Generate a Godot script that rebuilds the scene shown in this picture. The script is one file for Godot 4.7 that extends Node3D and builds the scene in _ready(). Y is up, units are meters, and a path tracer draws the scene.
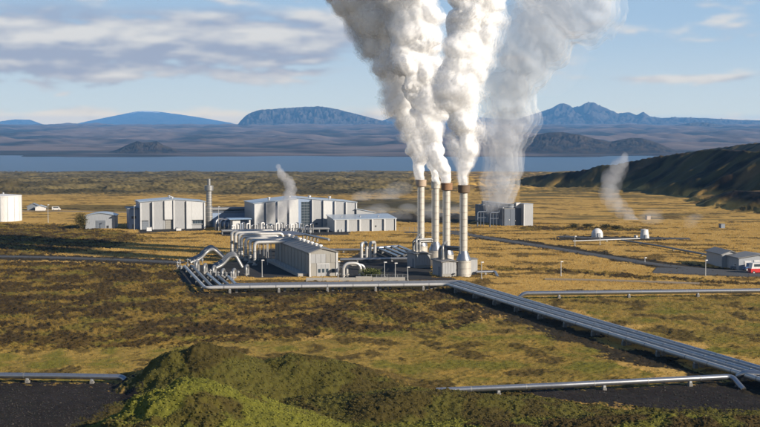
extends Node3D
# A geothermal power station on a grassy plain before a lake, seen from a hillside.

const YAW := 17.0          # the plant's grid is turned by this against the view
const EYE := Vector3(0, 42.5, 0)
const HAZE := 0.000031
const EXPOSURE := 2.05
const FOCAL := 1205.0      # in pixels of the 760 x 427 photograph
var cam: Camera3D
var pitch := atan(73.5 / FOCAL)
var M := {}                # materials
var used := {}             # names taken
var n1 := FastNoiseLite.new()
var n2 := FastNoiseLite.new()
var n3 := FastNoiseLite.new()
var n4 := FastNoiseLite.new()
var n5 := FastNoiseLite.new()
var n6 := FastNoiseLite.new()
var rng := RandomNumberGenerator.new()

# ---------------------------------------------------------------- helpers
func ray(px: float, py: float) -> Vector3:
	var d := Vector3((px - 380.0) / FOCAL, (213.5 - py) / FOCAL, -1.0).rotated(Vector3.RIGHT, -pitch)
	return d / -d.z

func P(px: float, py: float, y := 0.0) -> Vector3:      # where the ray meets the level y
	var d := ray(px, py)
	return EYE + d * ((y - EYE.y) / d.y)

func Q(px: float, py: float, depth: float) -> Vector3:  # the point of the ray at that depth
	return EYE + ray(px, py) * depth

func numbered(called: String) -> String:
	var k: int = used.get(called, 0)
	used[called] = k + 1
	return called if k == 0 else "%s_%03d" % [called, k]

func thing(called: String, label: String, category: String, at := Vector3.ZERO, turn := 0.0, group := "") -> Node3D:
	var o := Node3D.new()
	o.name = numbered(called)
	add_child(o)
	o.position = at
	o.rotation_degrees.y = turn
	tag(o, label, category, group)
	return o

func tag(o: Node, label: String, category: String, group := "", kind := "") -> void:
	if label: o.set_meta("label", label)
	if category: o.set_meta("category", category)
	if group: o.set_meta("group", group)
	if kind: o.set_meta("kind", kind)

func part(called: String, mesh: Mesh, m: Material, parent: Node3D, at := Vector3.ZERO, rot := Vector3.ZERO) -> MeshInstance3D:
	var o := MeshInstance3D.new()
	o.name = called
	o.mesh = mesh
	o.material_override = m
	parent.add_child(o, true)
	o.position = at
	o.rotation_degrees = rot
	return o

func struct(called: String, mesh: Mesh, m: Material) -> MeshInstance3D:
	var o := MeshInstance3D.new()
	o.name = numbered(called)
	o.mesh = mesh
	o.material_override = m
	add_child(o)
	o.set_meta("kind", "structure")
	return o

var boxes := {}
func box(called: String, m: Material, parent: Node3D, lo: Vector3, hi: Vector3) -> MeshInstance3D:
	var s := (hi - lo).abs().snapped(Vector3(0.001, 0.001, 0.001))
	if not boxes.has(s):
		boxes[s] = chamfered(s, minf(0.04, s[s.min_axis_index()] * 0.2))
	return part(called, boxes[s], m, parent, (lo + hi) / 2)

func mesh_of(v: PackedVector3Array, n: PackedVector3Array, idx: PackedInt32Array, col := PackedColorArray()) -> ArrayMesh:
	var a := []
	a.resize(Mesh.ARRAY_MAX)
	a[Mesh.ARRAY_VERTEX] = v
	a[Mesh.ARRAY_NORMAL] = n
	a[Mesh.ARRAY_INDEX] = idx
	if col.size(): a[Mesh.ARRAY_COLOR] = col
	var m := ArrayMesh.new()
	m.add_surface_from_arrays(Mesh.PRIMITIVE_TRIANGLES, a)
	return m

func flat(tris: PackedVector3Array) -> ArrayMesh:       # triangles with their own normals (clockwise fronts)
	var n := PackedVector3Array()
	var idx := PackedInt32Array()
	for i in range(0, tris.size(), 3):
		var nn := (tris[i + 2] - tris[i]).cross(tris[i + 1] - tris[i]).normalized()
		for k in 3:
			n.append(nn)
			idx.append(i + k)
	return mesh_of(tris, n, idx)

func quad(t: PackedVector3Array, a: Vector3, b: Vector3, c: Vector3, d: Vector3) -> void:   # clockwise seen from the front
	t.append(a); t.append(b); t.append(c)
	t.append(a); t.append(c); t.append(d)

func chamfered(s: Vector3, c: float) -> ArrayMesh:      # a box with its twelve edges cut
	var h := s / 2
	var t := PackedVector3Array()
	for ax in 3:
		for sg in [-1.0, 1.0]:
			var u := (ax + 1) % 3
			var w := (ax + 2) % 3
			var pts := []
			for k in [[-1, -1], [-1, 1], [1, 1], [1, -1]]:
				var p := Vector3.ZERO
				p[ax] = sg * h[ax]
				p[u] = k[0] * (h[u] - c)
				p[w] = k[1] * (h[w] - c)
				pts.append(p)
			if sg < 0: pts.reverse()
			quad(t, pts[0], pts[1], pts[2], pts[3])
			for sg2 in [-1.0, 1.0]:                        # the cut edge between +-ax and +-u
				var e := []
				for k2 in [[0, -1], [0, 1], [1, 1], [1, -1]]:
					var p2 := Vector3.ZERO
					p2[ax] = sg * (h[ax] if k2[0] == 0 else h[ax] - c)
					p2[u] = sg2 * (h[u] - c if k2[0] == 0 else h[u])
					p2[w] = k2[1] * (h[w] - c)
					e.append(p2)
				if sg * sg2 > 0: e.reverse()
				quad(t, e[3], e[2], e[1], e[0])
	return flat(t)

func prism(poly: PackedVector2Array, z0: float, z1: float) -> ArrayMesh:   # the outline (x, y) drawn out from z0 to z1
	var t := PackedVector3Array()
	var pg := poly
	if Geometry2D.is_polygon_clockwise(pg):
		pg = pg.duplicate()
		pg.reverse()
	var ix := Geometry2D.triangulate_polygon(pg)
	for i in range(0, ix.size(), 3):
		var a := pg[ix[i]]
		var b := pg[ix[i + 1]]
		var c := pg[ix[i + 2]]
		if (b - a).cross(c - a) > 0:
			var s := b
			b = c
			c = s
		for q in [a, b, c]: t.append(Vector3(q.x, q.y, z1))
		for q in [a, c, b]: t.append(Vector3(q.x, q.y, z0))
	for i in pg.size():
		var a2 := pg[i]
		var b2 := pg[(i + 1) % pg.size()]
		quad(t, Vector3(a2.x, a2.y, z1), Vector3(b2.x, b2.y, z1), Vector3(b2.x, b2.y, z0), Vector3(a2.x, a2.y, z0))
	return flat(t)

func fillet(pts: Array, rad: float, seg := 6) -> PackedVector3Array:
	var o := PackedVector3Array()
	o.append(pts[0])
	for i in range(1, pts.size() - 1):
		var p: Vector3 = pts[i]
		var a: Vector3 = pts[i - 1] - p
		var b: Vector3 = pts[i + 1] - p
		var r := minf(rad, minf(a.length(), b.length()) * 0.48)
		a = a.normalized() * r
		b = b.normalized() * r
		for k in seg + 1:
			var t := float(k) / seg
			o.append(p + a * (1 - t) * (1 - t) + b * t * t)
	o.append(pts[-1])
	return o

func tube(pts: PackedVector3Array, r: float, sides := 12) -> ArrayMesh:
	var v := PackedVector3Array()
	var n := PackedVector3Array()
	var idx := PackedInt32Array()
	var up := Vector3.UP
	var last := pts.size() - 1
	var prev := Vector3.ZERO
	for i in pts.size():
		var dir := (pts[mini(i + 1, last)] - pts[maxi(i - 1, 0)]).normalized()
		if i == 0:
			if absf(dir.y) > 0.9: up = Vector3.RIGHT
			prev = (up - dir * up.dot(dir)).normalized()
		else:
			prev = (prev - dir * prev.dot(dir)).normalized()
		var side := dir.cross(prev)
		for k in sides:
			var a := TAU * k / sides
			var nn := prev * cos(a) + side * sin(a)
			v.append(pts[i] + nn * r)
			n.append(nn)
	for i in last:
		for k in sides:
			var a2 := i * sides + k
			var b2 := i * sides + (k + 1) % sides
			idx.append_array([a2, a2 + sides, b2, b2, a2 + sides, b2 + sides])
	for e in [0, last]:
		var c := v.size()
		var dn := (pts[0] - pts[1]).normalized() if e == 0 else (pts[last] - pts[last - 1]).normalized()
		v.append(pts[e])
		n.append(dn)
		for k in sides:
			v.append(v[e * sides + k])
			n.append(dn)
		for k in sides:
			var q := [c, c + 1 + k, c + 1 + (k + 1) % sides]
			if e == last: q = [q[0], q[2], q[1]]
			idx.append_array(q)
	return mesh_of(v, n, idx)

func lathe(prof: Array, sides := 24) -> ArrayMesh:       # (radius, height) from the bottom up; each band has its own normals
	var v := PackedVector3Array()
	var n := PackedVector3Array()
	var idx := PackedInt32Array()
	for i in prof.size() - 1:
		var a: Vector2 = prof[i]
		var b: Vector2 = prof[i + 1]
		var e := (b - a).normalized()
		var first := v.size()
		for k in sides + 1:
			var t := TAU * k / sides
			var o := Vector3(cos(t), 0, sin(t))
			var nn := (o * e.y + Vector3.UP * -e.x).normalized()
			v.append(o * a.x + Vector3.UP * a.y); n.append(nn)
			v.append(o * b.x + Vector3.UP * b.y); n.append(nn)
		for k in sides:
			var f := first + k * 2
			idx.append_array([f, f + 2, f + 1, f + 2, f + 3, f + 1])
	return mesh_of(v, n, idx)

func interp(table: Array, x: float) -> Array:            # rows [x, a, b ...], between them by a straight line
	if x <= table[0][0]: return table[0]
	for i in table.size() - 1:
		if x <= table[i + 1][0]:
			var t: float = (x - table[i][0]) / (table[i + 1][0] - table[i][0])
			var o := []
			for k in table[i].size(): o.append(lerpf(table[i][k], table[i + 1][k], t))
			return o
	return table[-1]

# ---------------------------------------------------------------- materials
func noise_texture(seed_: int, freq: float, octaves: int, lo: float, hi: float, size := 512, tint := Color.WHITE) -> ImageTexture:
	var f := FastNoiseLite.new()
	f.seed = seed_
	f.noise_type = FastNoiseLite.TYPE_SIMPLEX_SMOOTH
	f.frequency = freq
	f.fractal_octaves = octaves
	var im := f.get_seamless_image(size, size)
	var src := im.get_data()
	var out := PackedByteArray()
	out.resize(size * size * 3)
	for i in size * size:
		var t := lerpf(lo, hi, src[i] / 255.0)
		out[i * 3] = int(255 * clampf(t * tint.r, 0, 1))
		out[i * 3 + 1] = int(255 * clampf(t * tint.g, 0, 1))
		out[i * 3 + 2] = int(255 * clampf(t * tint.b, 0, 1))
	return ImageTexture.create_from_image(Image.create_from_data(size, size, false, Image.FORMAT_RGB8, out))

func stripes(count: int, deep: float) -> ImageTexture:   # the rib profile of sheet cladding, as height
	var im := Image.create(256, 4, false, Image.FORMAT_RGB8)
	for x in 256:
		var p := fposmod(x * count / 256.0, 1.0)
		var t := 1.0 if p < 0.55 else (1.0 - deep)
		for y in 4: im.set_pixel(x, y, Color(t, t, t))
	return ImageTexture.create_from_image(im)

func paint(called: String, lin: Color, rough := 0.7, metal := 0.0, tex: Texture2D = null, tex_scale := Vector3(0.2, 0.2, 0.2)) -> StandardMaterial3D:
	var m := StandardMaterial3D.new()
	m.resource_name = called
	m.albedo_color = lin.linear_to_srgb()
	m.roughness = rough
	m.metallic = metal
	if tex:
		m.albedo_texture = tex
		m.uv1_triplanar = true
		m.uv1_world_triplanar = true
		m.uv1_scale = tex_scale
	M[called] = m
	return m

func make_materials() -> void:
	var grime := noise_texture(11, 0.012, 5, 0.90, 1.04)
	var mottled := noise_texture(12, 0.03, 5, 0.6, 1.25)
	var streak := Vector3(0.55, 0.05, 0.55)
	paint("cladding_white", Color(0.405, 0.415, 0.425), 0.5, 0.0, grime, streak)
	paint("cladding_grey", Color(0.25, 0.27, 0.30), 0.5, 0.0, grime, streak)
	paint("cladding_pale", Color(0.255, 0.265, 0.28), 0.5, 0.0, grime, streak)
	paint("cladding_blue_shade", Color(0.17, 0.23, 0.34), 0.5, 0.0, grime, streak)  # blue cladding, and the blue shade painted onto shaded walls
	paint("cladding_warm", Color(0.21, 0.205, 0.19), 0.6, 0.0, grime, streak)
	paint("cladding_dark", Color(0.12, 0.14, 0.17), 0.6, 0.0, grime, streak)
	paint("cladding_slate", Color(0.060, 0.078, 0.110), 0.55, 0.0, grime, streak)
	paint("roof_pale", Color(0.30, 0.35, 0.41), 0.35, 0.3, grime, Vector3(0.1, 0.1, 0.1))
	paint("roof_grey", Color(0.13, 0.13, 0.13), 0.6, 0.0, grime, Vector3(0.1, 0.1, 0.1))
	paint("roof_blue", Color(0.20, 0.29, 0.42), 0.5, 0.0, grime, Vector3(0.1, 0.1, 0.1))
	paint("pipe", Color(0.31, 0.32, 0.34), 0.32, 0.85, grime, Vector3(0.25, 0.25, 0.25))
	paint("pipe_bright", Color(0.42, 0.415, 0.405), 0.42, 0.4, grime, Vector3(0.25, 0.25, 0.25))
	paint("pipe_dull", Color(0.20, 0.205, 0.21), 0.5, 0.6, grime, Vector3(0.25, 0.25, 0.25))
	paint("stack", Color(0.42, 0.40, 0.365), 0.45, 0.25, grime, Vector3(0.4, 0.07, 0.4))
	paint("band", Color(0.34, 0.32, 0.29), 0.5, 0.4, grime)
	paint("rust", Color(0.22, 0.12, 0.06), 0.8, 0.1, mottled, Vector3(0.3, 0.3, 0.3))
	paint("rust_pale", Color(0.36, 0.28, 0.21), 0.7, 0.1, mottled, Vector3(0.3, 0.3, 0.3))
	paint("rust_dark", Color(0.13, 0.085, 0.05), 0.8, 0.1, mottled, Vector3(0.3, 0.3, 0.3))
	paint("steel", Color(0.32, 0.33, 0.34), 0.5, 0.5)
	paint("dark", Color(0.025, 0.027, 0.03), 0.6)
	paint("concrete", Color(0.30, 0.29, 0.27), 0.9, 0.0, mottled, Vector3(0.4, 0.4, 0.4))
	paint("footing", Color(0.16, 0.155, 0.145), 0.9, 0.0, mottled, Vector3(0.4, 0.4, 0.4))
	paint("white_paint", Color(0.48, 0.48, 0.48), 0.45, 0.0, grime, Vector3(0.3, 0.06, 0.3))
	paint("red_paint", Color(0.38, 0.02, 0.02), 0.3)
	paint("red_dull", Color(0.12, 0.02, 0.018), 0.6)
	paint("blue_paint", Color(0.03, 0.08, 0.20), 0.3)
	paint("rubber", Color(0.02, 0.02, 0.02), 0.9)
	paint("asphalt", Color(0.034, 0.035, 0.038), 0.9, 0.0, mottled, Vector3(0.11, 0.11, 0.11))
	paint("dirt", Color(0.20, 0.15, 0.09), 0.95, 0.0, mottled, Vector3(0.2, 0.2, 0.2))
	var g := paint("glass", Color(0.03, 0.045, 0.06), 0.08)
	g.metallic_specular = 0.6
	var w := paint("water", Color(0.012, 0.035, 0.075), 0.36)
	w.normal_enabled = false
	var t := paint("ground", Color.WHITE, 0.95, 0.0, noise_texture(21, 0.05, 5, 0.78, 1.05), Vector3(0.16, 0.16, 0.16))
	t.vertex_color_use_as_albedo = true
	t.metallic_specular = 0.2
	var r := paint("rock", Color.WHITE, 0.95, 0.0)
	r.vertex_color_use_as_albedo = true
	r.metallic_specular = 0.2
	var leaf := paint("leaf", Color.WHITE, 0.8)
	leaf.vertex_color_use_as_albedo = true
	leaf.backlight_enabled = true
	leaf.backlight = Color(0.4, 0.4, 0.4)
	leaf.metallic_specular = 0.2

# ---------------------------------------------------------------- sky
func cloud_noise(seed_: int, oct: int) -> FastNoiseLite:
	var f := FastNoiseLite.new()
	f.seed = seed_
	f.noise_type = FastNoiseLite.TYPE_SIMPLEX_SMOOTH
	f.frequency = 1.0
	f.fractal_octaves = oct
	f.fractal_gain = 0.52
	return f

func sky_color(az: float, el: float, na: FastNoiseLite, nb: FastNoiseLite) -> Color:   # degrees; linear light
	var e := maxf(el, 0.0)
	var air := Color(0.57, 0.695, 0.78).lerp(Color(0.37, 0.545, 0.745), smoothstep(0.8, 6.5, e))
	air = air.lerp(Color(0.085, 0.175, 0.37), smoothstep(5.0, 38.0, e))
	var a := deg_to_rad(az)
	var p := Vector3(sin(a) * 7.5, cos(a) * 7.5, e * 0.62)
	var c := na.get_noise_3d(p.x, p.y, p.z)
	var up := na.get_noise_3d(p.x, p.y, p.z + 0.30)
	var fine := nb.get_noise_3d(p.x * 3.0, p.y * 3.0, p.z * 3.2)
	var edge := fine * 0.9
	var bank := exp(-pow((az + 11.5 + edge * 2.0) / 10.5, 4.0)) * exp(-pow((e - 4.35 + edge * 0.8 + c * 0.8) / 1.65, 4.0))   # the broad bank over the lake
	var low := exp(-pow((e - 0.9 + edge * 0.5) / 0.75, 2.0)) * (1.0 - 0.6 * smoothstep(-2.0, 8.0, az)) # pale bank along the horizon
	var streak := exp(-pow((az - 14.0) / 3.2, 4.0)) * exp(-pow((e - 2.8 + edge * 0.2) / 0.20, 2.0))
	var clear := exp(-pow((e - 2.1) / 0.55, 2.0)) * 0.45
	var sparse := 0.45 * smoothstep(8.0, 26.0, e) + 0.28 * exp(-pow((az - 14.0) / 11.0, 2.0)) * smoothstep(1.6, 3.0, e)
	var cover := smoothstep(0.05, 0.55, c * 0.8 + fine * 0.45 + 0.12 + bank * 0.75 + low * 0.55 + streak * 0.75 - clear - sparse)
	var under := bank * smoothstep(4.6, 3.0, e + edge * 0.6)
	var lit := clampf(0.55 + (c - up) * 1.2 + fine * 0.65 - under * 0.55 - bank * 0.14 - streak * 0.45 + low * 0.35, 0.0, 1.0)
	var k := air.lerp(Color(0.34, 0.41, 0.55).lerp(Color(0.72, 0.725, 0.73), lit), cover * 0.88)
	# this is how it looks through the haze that lies before it
	var t := exp(-HAZE * minf(48000.0, 1000.0 / sin(deg_to_rad(maxf(e, 0.3)))))
	var h := Color(0.20, 0.45, 0.80) * (1.0 - t)
	var g := 1.0 / (t * EXPOSURE)
	return Color(maxf(k.r - h.r, 0.02) * g, maxf(k.g - h.g, 0.02) * g, maxf(k.b - h.b, 0.02) * g)

func make_sky() -> Texture2D:
	var na := cloud_noise(5, 5)
	var nb := cloud_noise(9, 4)
	var sw := 512
	var sh := 256
	var im := Image.create(sw, sh, false, Image.FORMAT_RGBF)
	for y in sh:
		var el := 90.0 - (y + 0.5) / sh * 180.0
		for x in sw:
			im.set_pixel(x, y, sky_color(wrapf((x + 0.5) / sw * 360.0, -180.0, 180.0), el, na, nb) if el > -2.0 else Color(0.20, 0.19, 0.16))
	im.resize(4096, 2048, Image.INTERPOLATE_BILINEAR)
	for y in range(int((90.0 - 11.0) / 180.0 * 2048), 1030):
		var el := 90.0 - (y + 0.5) / 2048.0 * 180.0
		for k in range(-288, 288):
			var x := posmod(k, 4096)
			im.set_pixel(x, y, sky_color((k + 0.5) / 4096.0 * 360.0, el, na, nb))
	return ImageTexture.create_from_image(im)

# ---------------------------------------------------------------- ground
const RIDGES := [   # crests of the dark hills: rows of [depth, px, py] in the photograph
	[[[660, 940, 190], [780, 850, 160], [900, 775, 152], [1000, 724, 150], [1080, 694, 151], [1135, 642, 158], [1180, 602, 166], [1225, 562, 172], [1270, 530, 175.5], [1310, 512, 181], [1350, 485, 190]], 0.62, 0.10],
	[[[1100, 860, 136], [1500, 765, 142], [1700, 738, 145], [2000, 692, 151], [2600, 622, 166], [3000, 590, 172]], 0.5, 0.1],
	[[[660, 830, 208], [710, 785, 196], [760, 748, 189], [820, 716, 193], [900, 691, 199], [1000, 665, 205], [1100, 640, 208]], 0.42, 0.05],
]
const RIDGE_STEP := 25.0
var ridge_x := []
var ridge_h := []

func make_ridges() -> void:
	for r in RIDGES:
		var xs := PackedFloat32Array()
		var hs := PackedFloat32Array()
		for k in 140:
			var d := k * RIDGE_STEP
			var row := interp(r[0], d)
			var q := Q(row[1], row[2], maxf(d, 1.0))
			xs.append(q.x)
			hs.append(q.y if d >= r[0][0][0] and d <= r[0][-1][0] else -60.0)
		ridge_x.append(xs)
		ridge_h.append(hs)

func bump(x: float, z: float, cx: float, cz: float, rx: float, rz: float) -> float:
	var a := (x - cx) / rx
	var b := (z - cz) / rz
	return maxf(0.0, 1.0 - sqrt(a * a + b * b))

func mound(x: float, z: float, cx: float, cz: float, left: float, right: float, rz: float, h: float) -> float:
	var a := (x - cx) / (left if x < cx else right)
	var b := (z - cz) / rz
	var q := sqrt(a * a + b * b)
	return h * (1.0 - sqrt(q * q + 0.012) + 0.11) if q < 1.1 else 0.0

func mounds(x: float, z: float) -> float:
	var h := 0.0
	if z > -260.0:
		var w := n1.get_noise_2d(x * 1.7, z * 1.7) + n2.get_noise_2d(x * 0.7, z * 0.7) * 0.5
		var xx := x + w * 2.2
		var zz := z + n1.get_noise_2d(x * 1.7 + 90.0, z * 1.7) * 2.5
		h = maxf(h, mound(xx, zz, -26.0, -160.0, 15.0, 25.0, 25.0, 10.0))
		h = maxf(h, mound(xx, zz, -31.0, -206.0, 13.0, 20.0, 16.0, 7.6))
		h = maxf(h, mound(xx, zz, -14.0, -209.0, 18.0, 19.0, 13.0, 4.8))
		h = maxf(h, mound(xx, zz, 4.0, -186.0, 22.0, 30.0, 13.0, 3.4))
		h = maxf(h, mound(xx, zz, 45.0, -168.0, 60.0, 60.0, 14.0, 3.2))
		h += w * 0.5 * smoothstep(0.3, 3.0, h)
		h += smoothstep(-170.0, -60.0, z) * 22.0
	return h

func height(x: float, z: float) -> float:                # without the small relief
	var d := -z
	var h := mounds(x, z)
	if d > 640.0:
		h += -30.5 * smoothstep(700.0, 2850.0, d) - 3.0 * smoothstep(2750.0, 2950.0, d)
		var lava := smoothstep(920.0, 1150.0, d) * (1.0 - smoothstep(2600.0, 2850.0, d))
		if lava > 0.0:
			h += lava * (n1.get_noise_2d(x * 0.25, z * 0.30) * 5.0 + n4.get_noise_2d(x * 0.4, z * 0.8) * 4.0 + absf(n2.get_noise_2d(x * 0.22, z * 0.16)) * 1.8 - 1.0)
		h += n1.get_noise_2d(x * 0.10, z * 0.10) * 2.6 * smoothstep(2200.0, 2800.0, d)
		var k := d / RIDGE_STEP
		var i := int(k)
		if i < 138 and x > -100.0:
			var t := k - i
			for r in 3:
				var xs: PackedFloat32Array = ridge_x[r]
				var hs: PackedFloat32Array = ridge_h[r]
				var cx := lerpf(xs[i], xs[i + 1], t) + n1.get_noise_2d(x * 0.25 + 77.0, z * 0.3) * 9.0
				var ch := lerpf(hs[i], hs[i + 1], t) + n1.get_noise_2d(x * 0.4, z * 0.4) * 2.0
				var v := cx - x
				var slope: float = RIDGES[r][1] if v > 0.0 else -RIDGES[r][2]
				var g := ch - v * slope * (1.0 + 0.22 * n1.get_noise_2d(x * 0.4, z * 0.9 + 300.0))
				if g > h - 2.0: h = maxf(h, g) if g > h + 2.0 else lerpf(h, g, (g - h + 2.0) / 4.0 * 0.5 + 0.25 * smoothstep(h - 2.0, h + 2.0, g))
	return h

enum {GOLD, HEATH, OLIVE, MOSS, GRAVEL, TAR_SHADE, STRAW, SOIL_SHADE}
const CX0 := -330.0
const CZ0 := -720.0
const CW := 660
const CH := 620
var cover := PackedByteArray()

func fill(code: int, outline: Array) -> void:
	var pg := PackedVector2Array()
	var lo := Vector2(1e9, 1e9)
	var hi := -lo
	for q in outline:
		var w := P(q[0], q[1])
		var c := Vector2(w.x - CX0, w.z - CZ0)
		pg.append(c)
		lo = lo.min(c)
		hi = hi.max(c)
	for j in range(maxi(0, int(lo.y)), mini(CH, int(hi.y) + 1)):
		for i in range(maxi(0, int(lo.x)), mini(CW, int(hi.x) + 1)):
			if Geometry2D.is_point_in_polygon(Vector2(i + 0.5, j + 0.5), pg): cover[j * CW + i] = code

func make_cover() -> void:
	cover.resize(CW * CH)
	cover.fill(GOLD)
	fill(HEATH, [[-150, 258], [100, 263], [178, 266], [195, 292], [300, 294], [440, 289], [470, 303], [500, 316], [430, 332], [330, 335], [250, 342], [150, 347], [80, 354], [-150, 360]])
	fill(HEATH, [[-150, 222], [60, 224], [120, 231], [150, 238], [120, 246], [60, 254], [-150, 258]])
	fill(OLIVE, [[330, 334], [430, 330], [505, 317], [600, 350], [680, 395], [440, 400], [330, 395], [290, 352]])
	fill(OLIVE, [[520, 297], [900, 294], [900, 410], [760, 362], [600, 318]])
	fill(STRAW, [[-150, 355], [150, 347], [300, 338], [400, 352], [380, 372], [240, 382], [-150, 382]])
	fill(MOSS, [[60, 440], [120, 400], [130, 385], [300, 378], [440, 391], [530, 392], [600, 407], [900, 413], [900, 600], [-200, 600], [-200, 440]])
	fill(GRAVEL, [[-150, 381], [126, 383], [118, 402], [60, 445], [-150, 600]])
	fill(GRAVEL, [[520, 390], [640, 386], [745, 381], [900, 377], [900, 412], [700, 409], [600, 404]])
	fill(SOIL_SHADE, [[432, 289], [462, 288], [600, 338], [770, 398], [735, 393], [620, 359], [540, 331], [465, 301]])  # soil beside the pipe bundle, with the bundle's shadow painted in
	fill(SOIL_SHADE, [[-150, 253], [60, 255], [180, 260], [180, 266], [60, 261], [-150, 258]])
	fill(SOIL_SHADE, [[200, 292], [440, 289], [445, 291], [300, 295.5], [205, 296]])
	fill(SOIL_SHADE, [[362, 214], [420, 210], [480, 216], [470, 223], [400, 222]])  # dark patch of ground behind the chimneys
	fill(SOIL_SHADE, [[560, 235.8], [655, 236.8], [690, 239], [655, 240.6], [560, 240.2]])
	fill(SOIL_SHADE, [[475, 234], [560, 245.5], [640, 258.5], [720, 268], [820, 270], [820, 278], [700, 276], [640, 265.5], [560, 250], [475, 239]])
	fill(HEATH, [[520, 226], [645, 228], [645, 231], [520, 229.6]])
	fill(HEATH, [[480, 266.5], [560, 268.5], [680, 278], [760, 283], [760, 285], [660, 280.5], [540, 271], [480, 268]])
	fill(TAR_SHADE, [[338, 263], [362, 252], [405, 249], [428, 252], [432, 278], [455, 278], [455, 280], [340, 281]])
	fill(TAR_SHADE, [[178, 267], [212, 264], [240, 260], [258, 250], [300, 246], [312, 276], [262, 278], [236, 276], [206, 289], [182, 282]])  # pad under the pipes, with the long shed's shadow painted into it
	fill(TAR_SHADE, [[222, 226], [350, 229], [350, 235], [222, 236]])
	fill(TAR_SHADE, [[138, 228], [205, 226], [205, 230], [138, 233]])

func cover_at(x: float, z: float) -> int:
	var i := int(x - CX0)
	var j := int(z - CZ0)
	if i < 0 or j < 0 or i >= CW or j >= CH: return GOLD if j < CH else MOSS
	return cover[j * CW + i]

# rows of [albedo a, albedo b, relief in metres]
var COLORS := [
	[Color(0.425, 0.275, 0.082), Color(0.335, 0.208, 0.056), 0.14],
	[Color(0.044, 0.030, 0.012), Color(0.086, 0.057, 0.019), 0.75],
	[Color(0.265, 0.175, 0.043), Color(0.170, 0.128, 0.028), 0.30],
	[Color(0.120, 0.118, 0.020), Color(0.070, 0.066, 0.015), 0.30],
	[Color(0.016, 0.0145, 0.014), Color(0.026, 0.022, 0.020), 0.14],
	[Color(0.030, 0.031, 0.034), Color(0.042, 0.041, 0.040), 0.0],
	[Color(0.290, 0.195, 0.050), Color(0.195, 0.140, 0.034), 0.25],
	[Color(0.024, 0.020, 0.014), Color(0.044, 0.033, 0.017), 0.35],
]

# what grows at a spot: [colour, relief]
func growth(x: float, z: float, code: int, a: float, b: float, c: float, h: float) -> Array:
	var row: Array = COLORS[code]
	b = n2.get_noise_2d(x + 311.0, z - 97.0)               # the plants' own mixture, apart from the relief
	c = n3.get_noise_2d(x - 173.0, z + 219.0)
	var k: Color = row[0].lerp(row[1], clampf(0.5 + a * 0.9 + b * 0.8 + c * 0.6, 0.0, 1.0))
	var relief: float = row[2]
	var patch := n5.get_noise_2d(x * 0.62, z * 0.45) * 1.15
	var broad := n4.get_noise_2d(x * 0.45, z * 1.7)
	if code == GOLD:
		var heath := smoothstep(0.16, 0.34, broad * 0.95 + patch * 0.45 + c * 0.1)
		k = k.lerp(Color(0.090, 0.060, 0.020), heath * 0.88)
		relief = lerpf(relief, 0.45, heath)
	elif code == OLIVE or code == STRAW:
		var heath2 := smoothstep(0.12, 0.30, broad * 0.5 + patch * 0.8 + c * 0.1)
		k = k.lerp(Color(0.070, 0.050, 0.017), heath2 * 0.85)
		k = k.lerp(Color(0.112, 0.116, 0.018), smoothstep(0.08, 0.36, -broad * 0.6 - patch * 0.5) * 0.7)
		relief = lerpf(relief, 0.5, heath2)
	elif code == HEATH:
		var g := smoothstep(0.00, 0.22, patch * 0.9 + broad * 0.55 + b * 0.25)
		k = k.lerp(Color(0.205, 0.135, 0.031), g * 0.85)
		k = k.lerp(Color(0.120, 0.112, 0.020), g * smoothstep(0.0, 0.3, a) * 0.6)
	elif code == MOSS:
		var front := smoothstep(1.25, 0.85, sqrt(pow((x + 22.0) / 24.0, 2.0) + pow((z + 158.0) / 22.0, 2.0)) + a * 0.4)
		var brown := smoothstep(0.20, 0.36, broad * 0.5 + patch * 0.7 + (0.0 if front > 0.5 else 0.22))
		k = k.lerp(Color(0.050, 0.034, 0.013), brown * (0.92 - front * 0.3))
		k = k.lerp(Color(0.125, 0.125, 0.020), front * 0.5 * (1.0 - brown))
		if front < 0.5 and z < -175.0: k = k.lerp(Color(0.060, 0.050, 0.015), 0.6)  # back mound: browner moss, its shaded flank also painted darker
	return [k, relief]

func small(relief: float, b: float, c: float) -> float:
	return relief * (absf(b) * 1.3 - 0.25 + c * 0.3)

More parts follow.
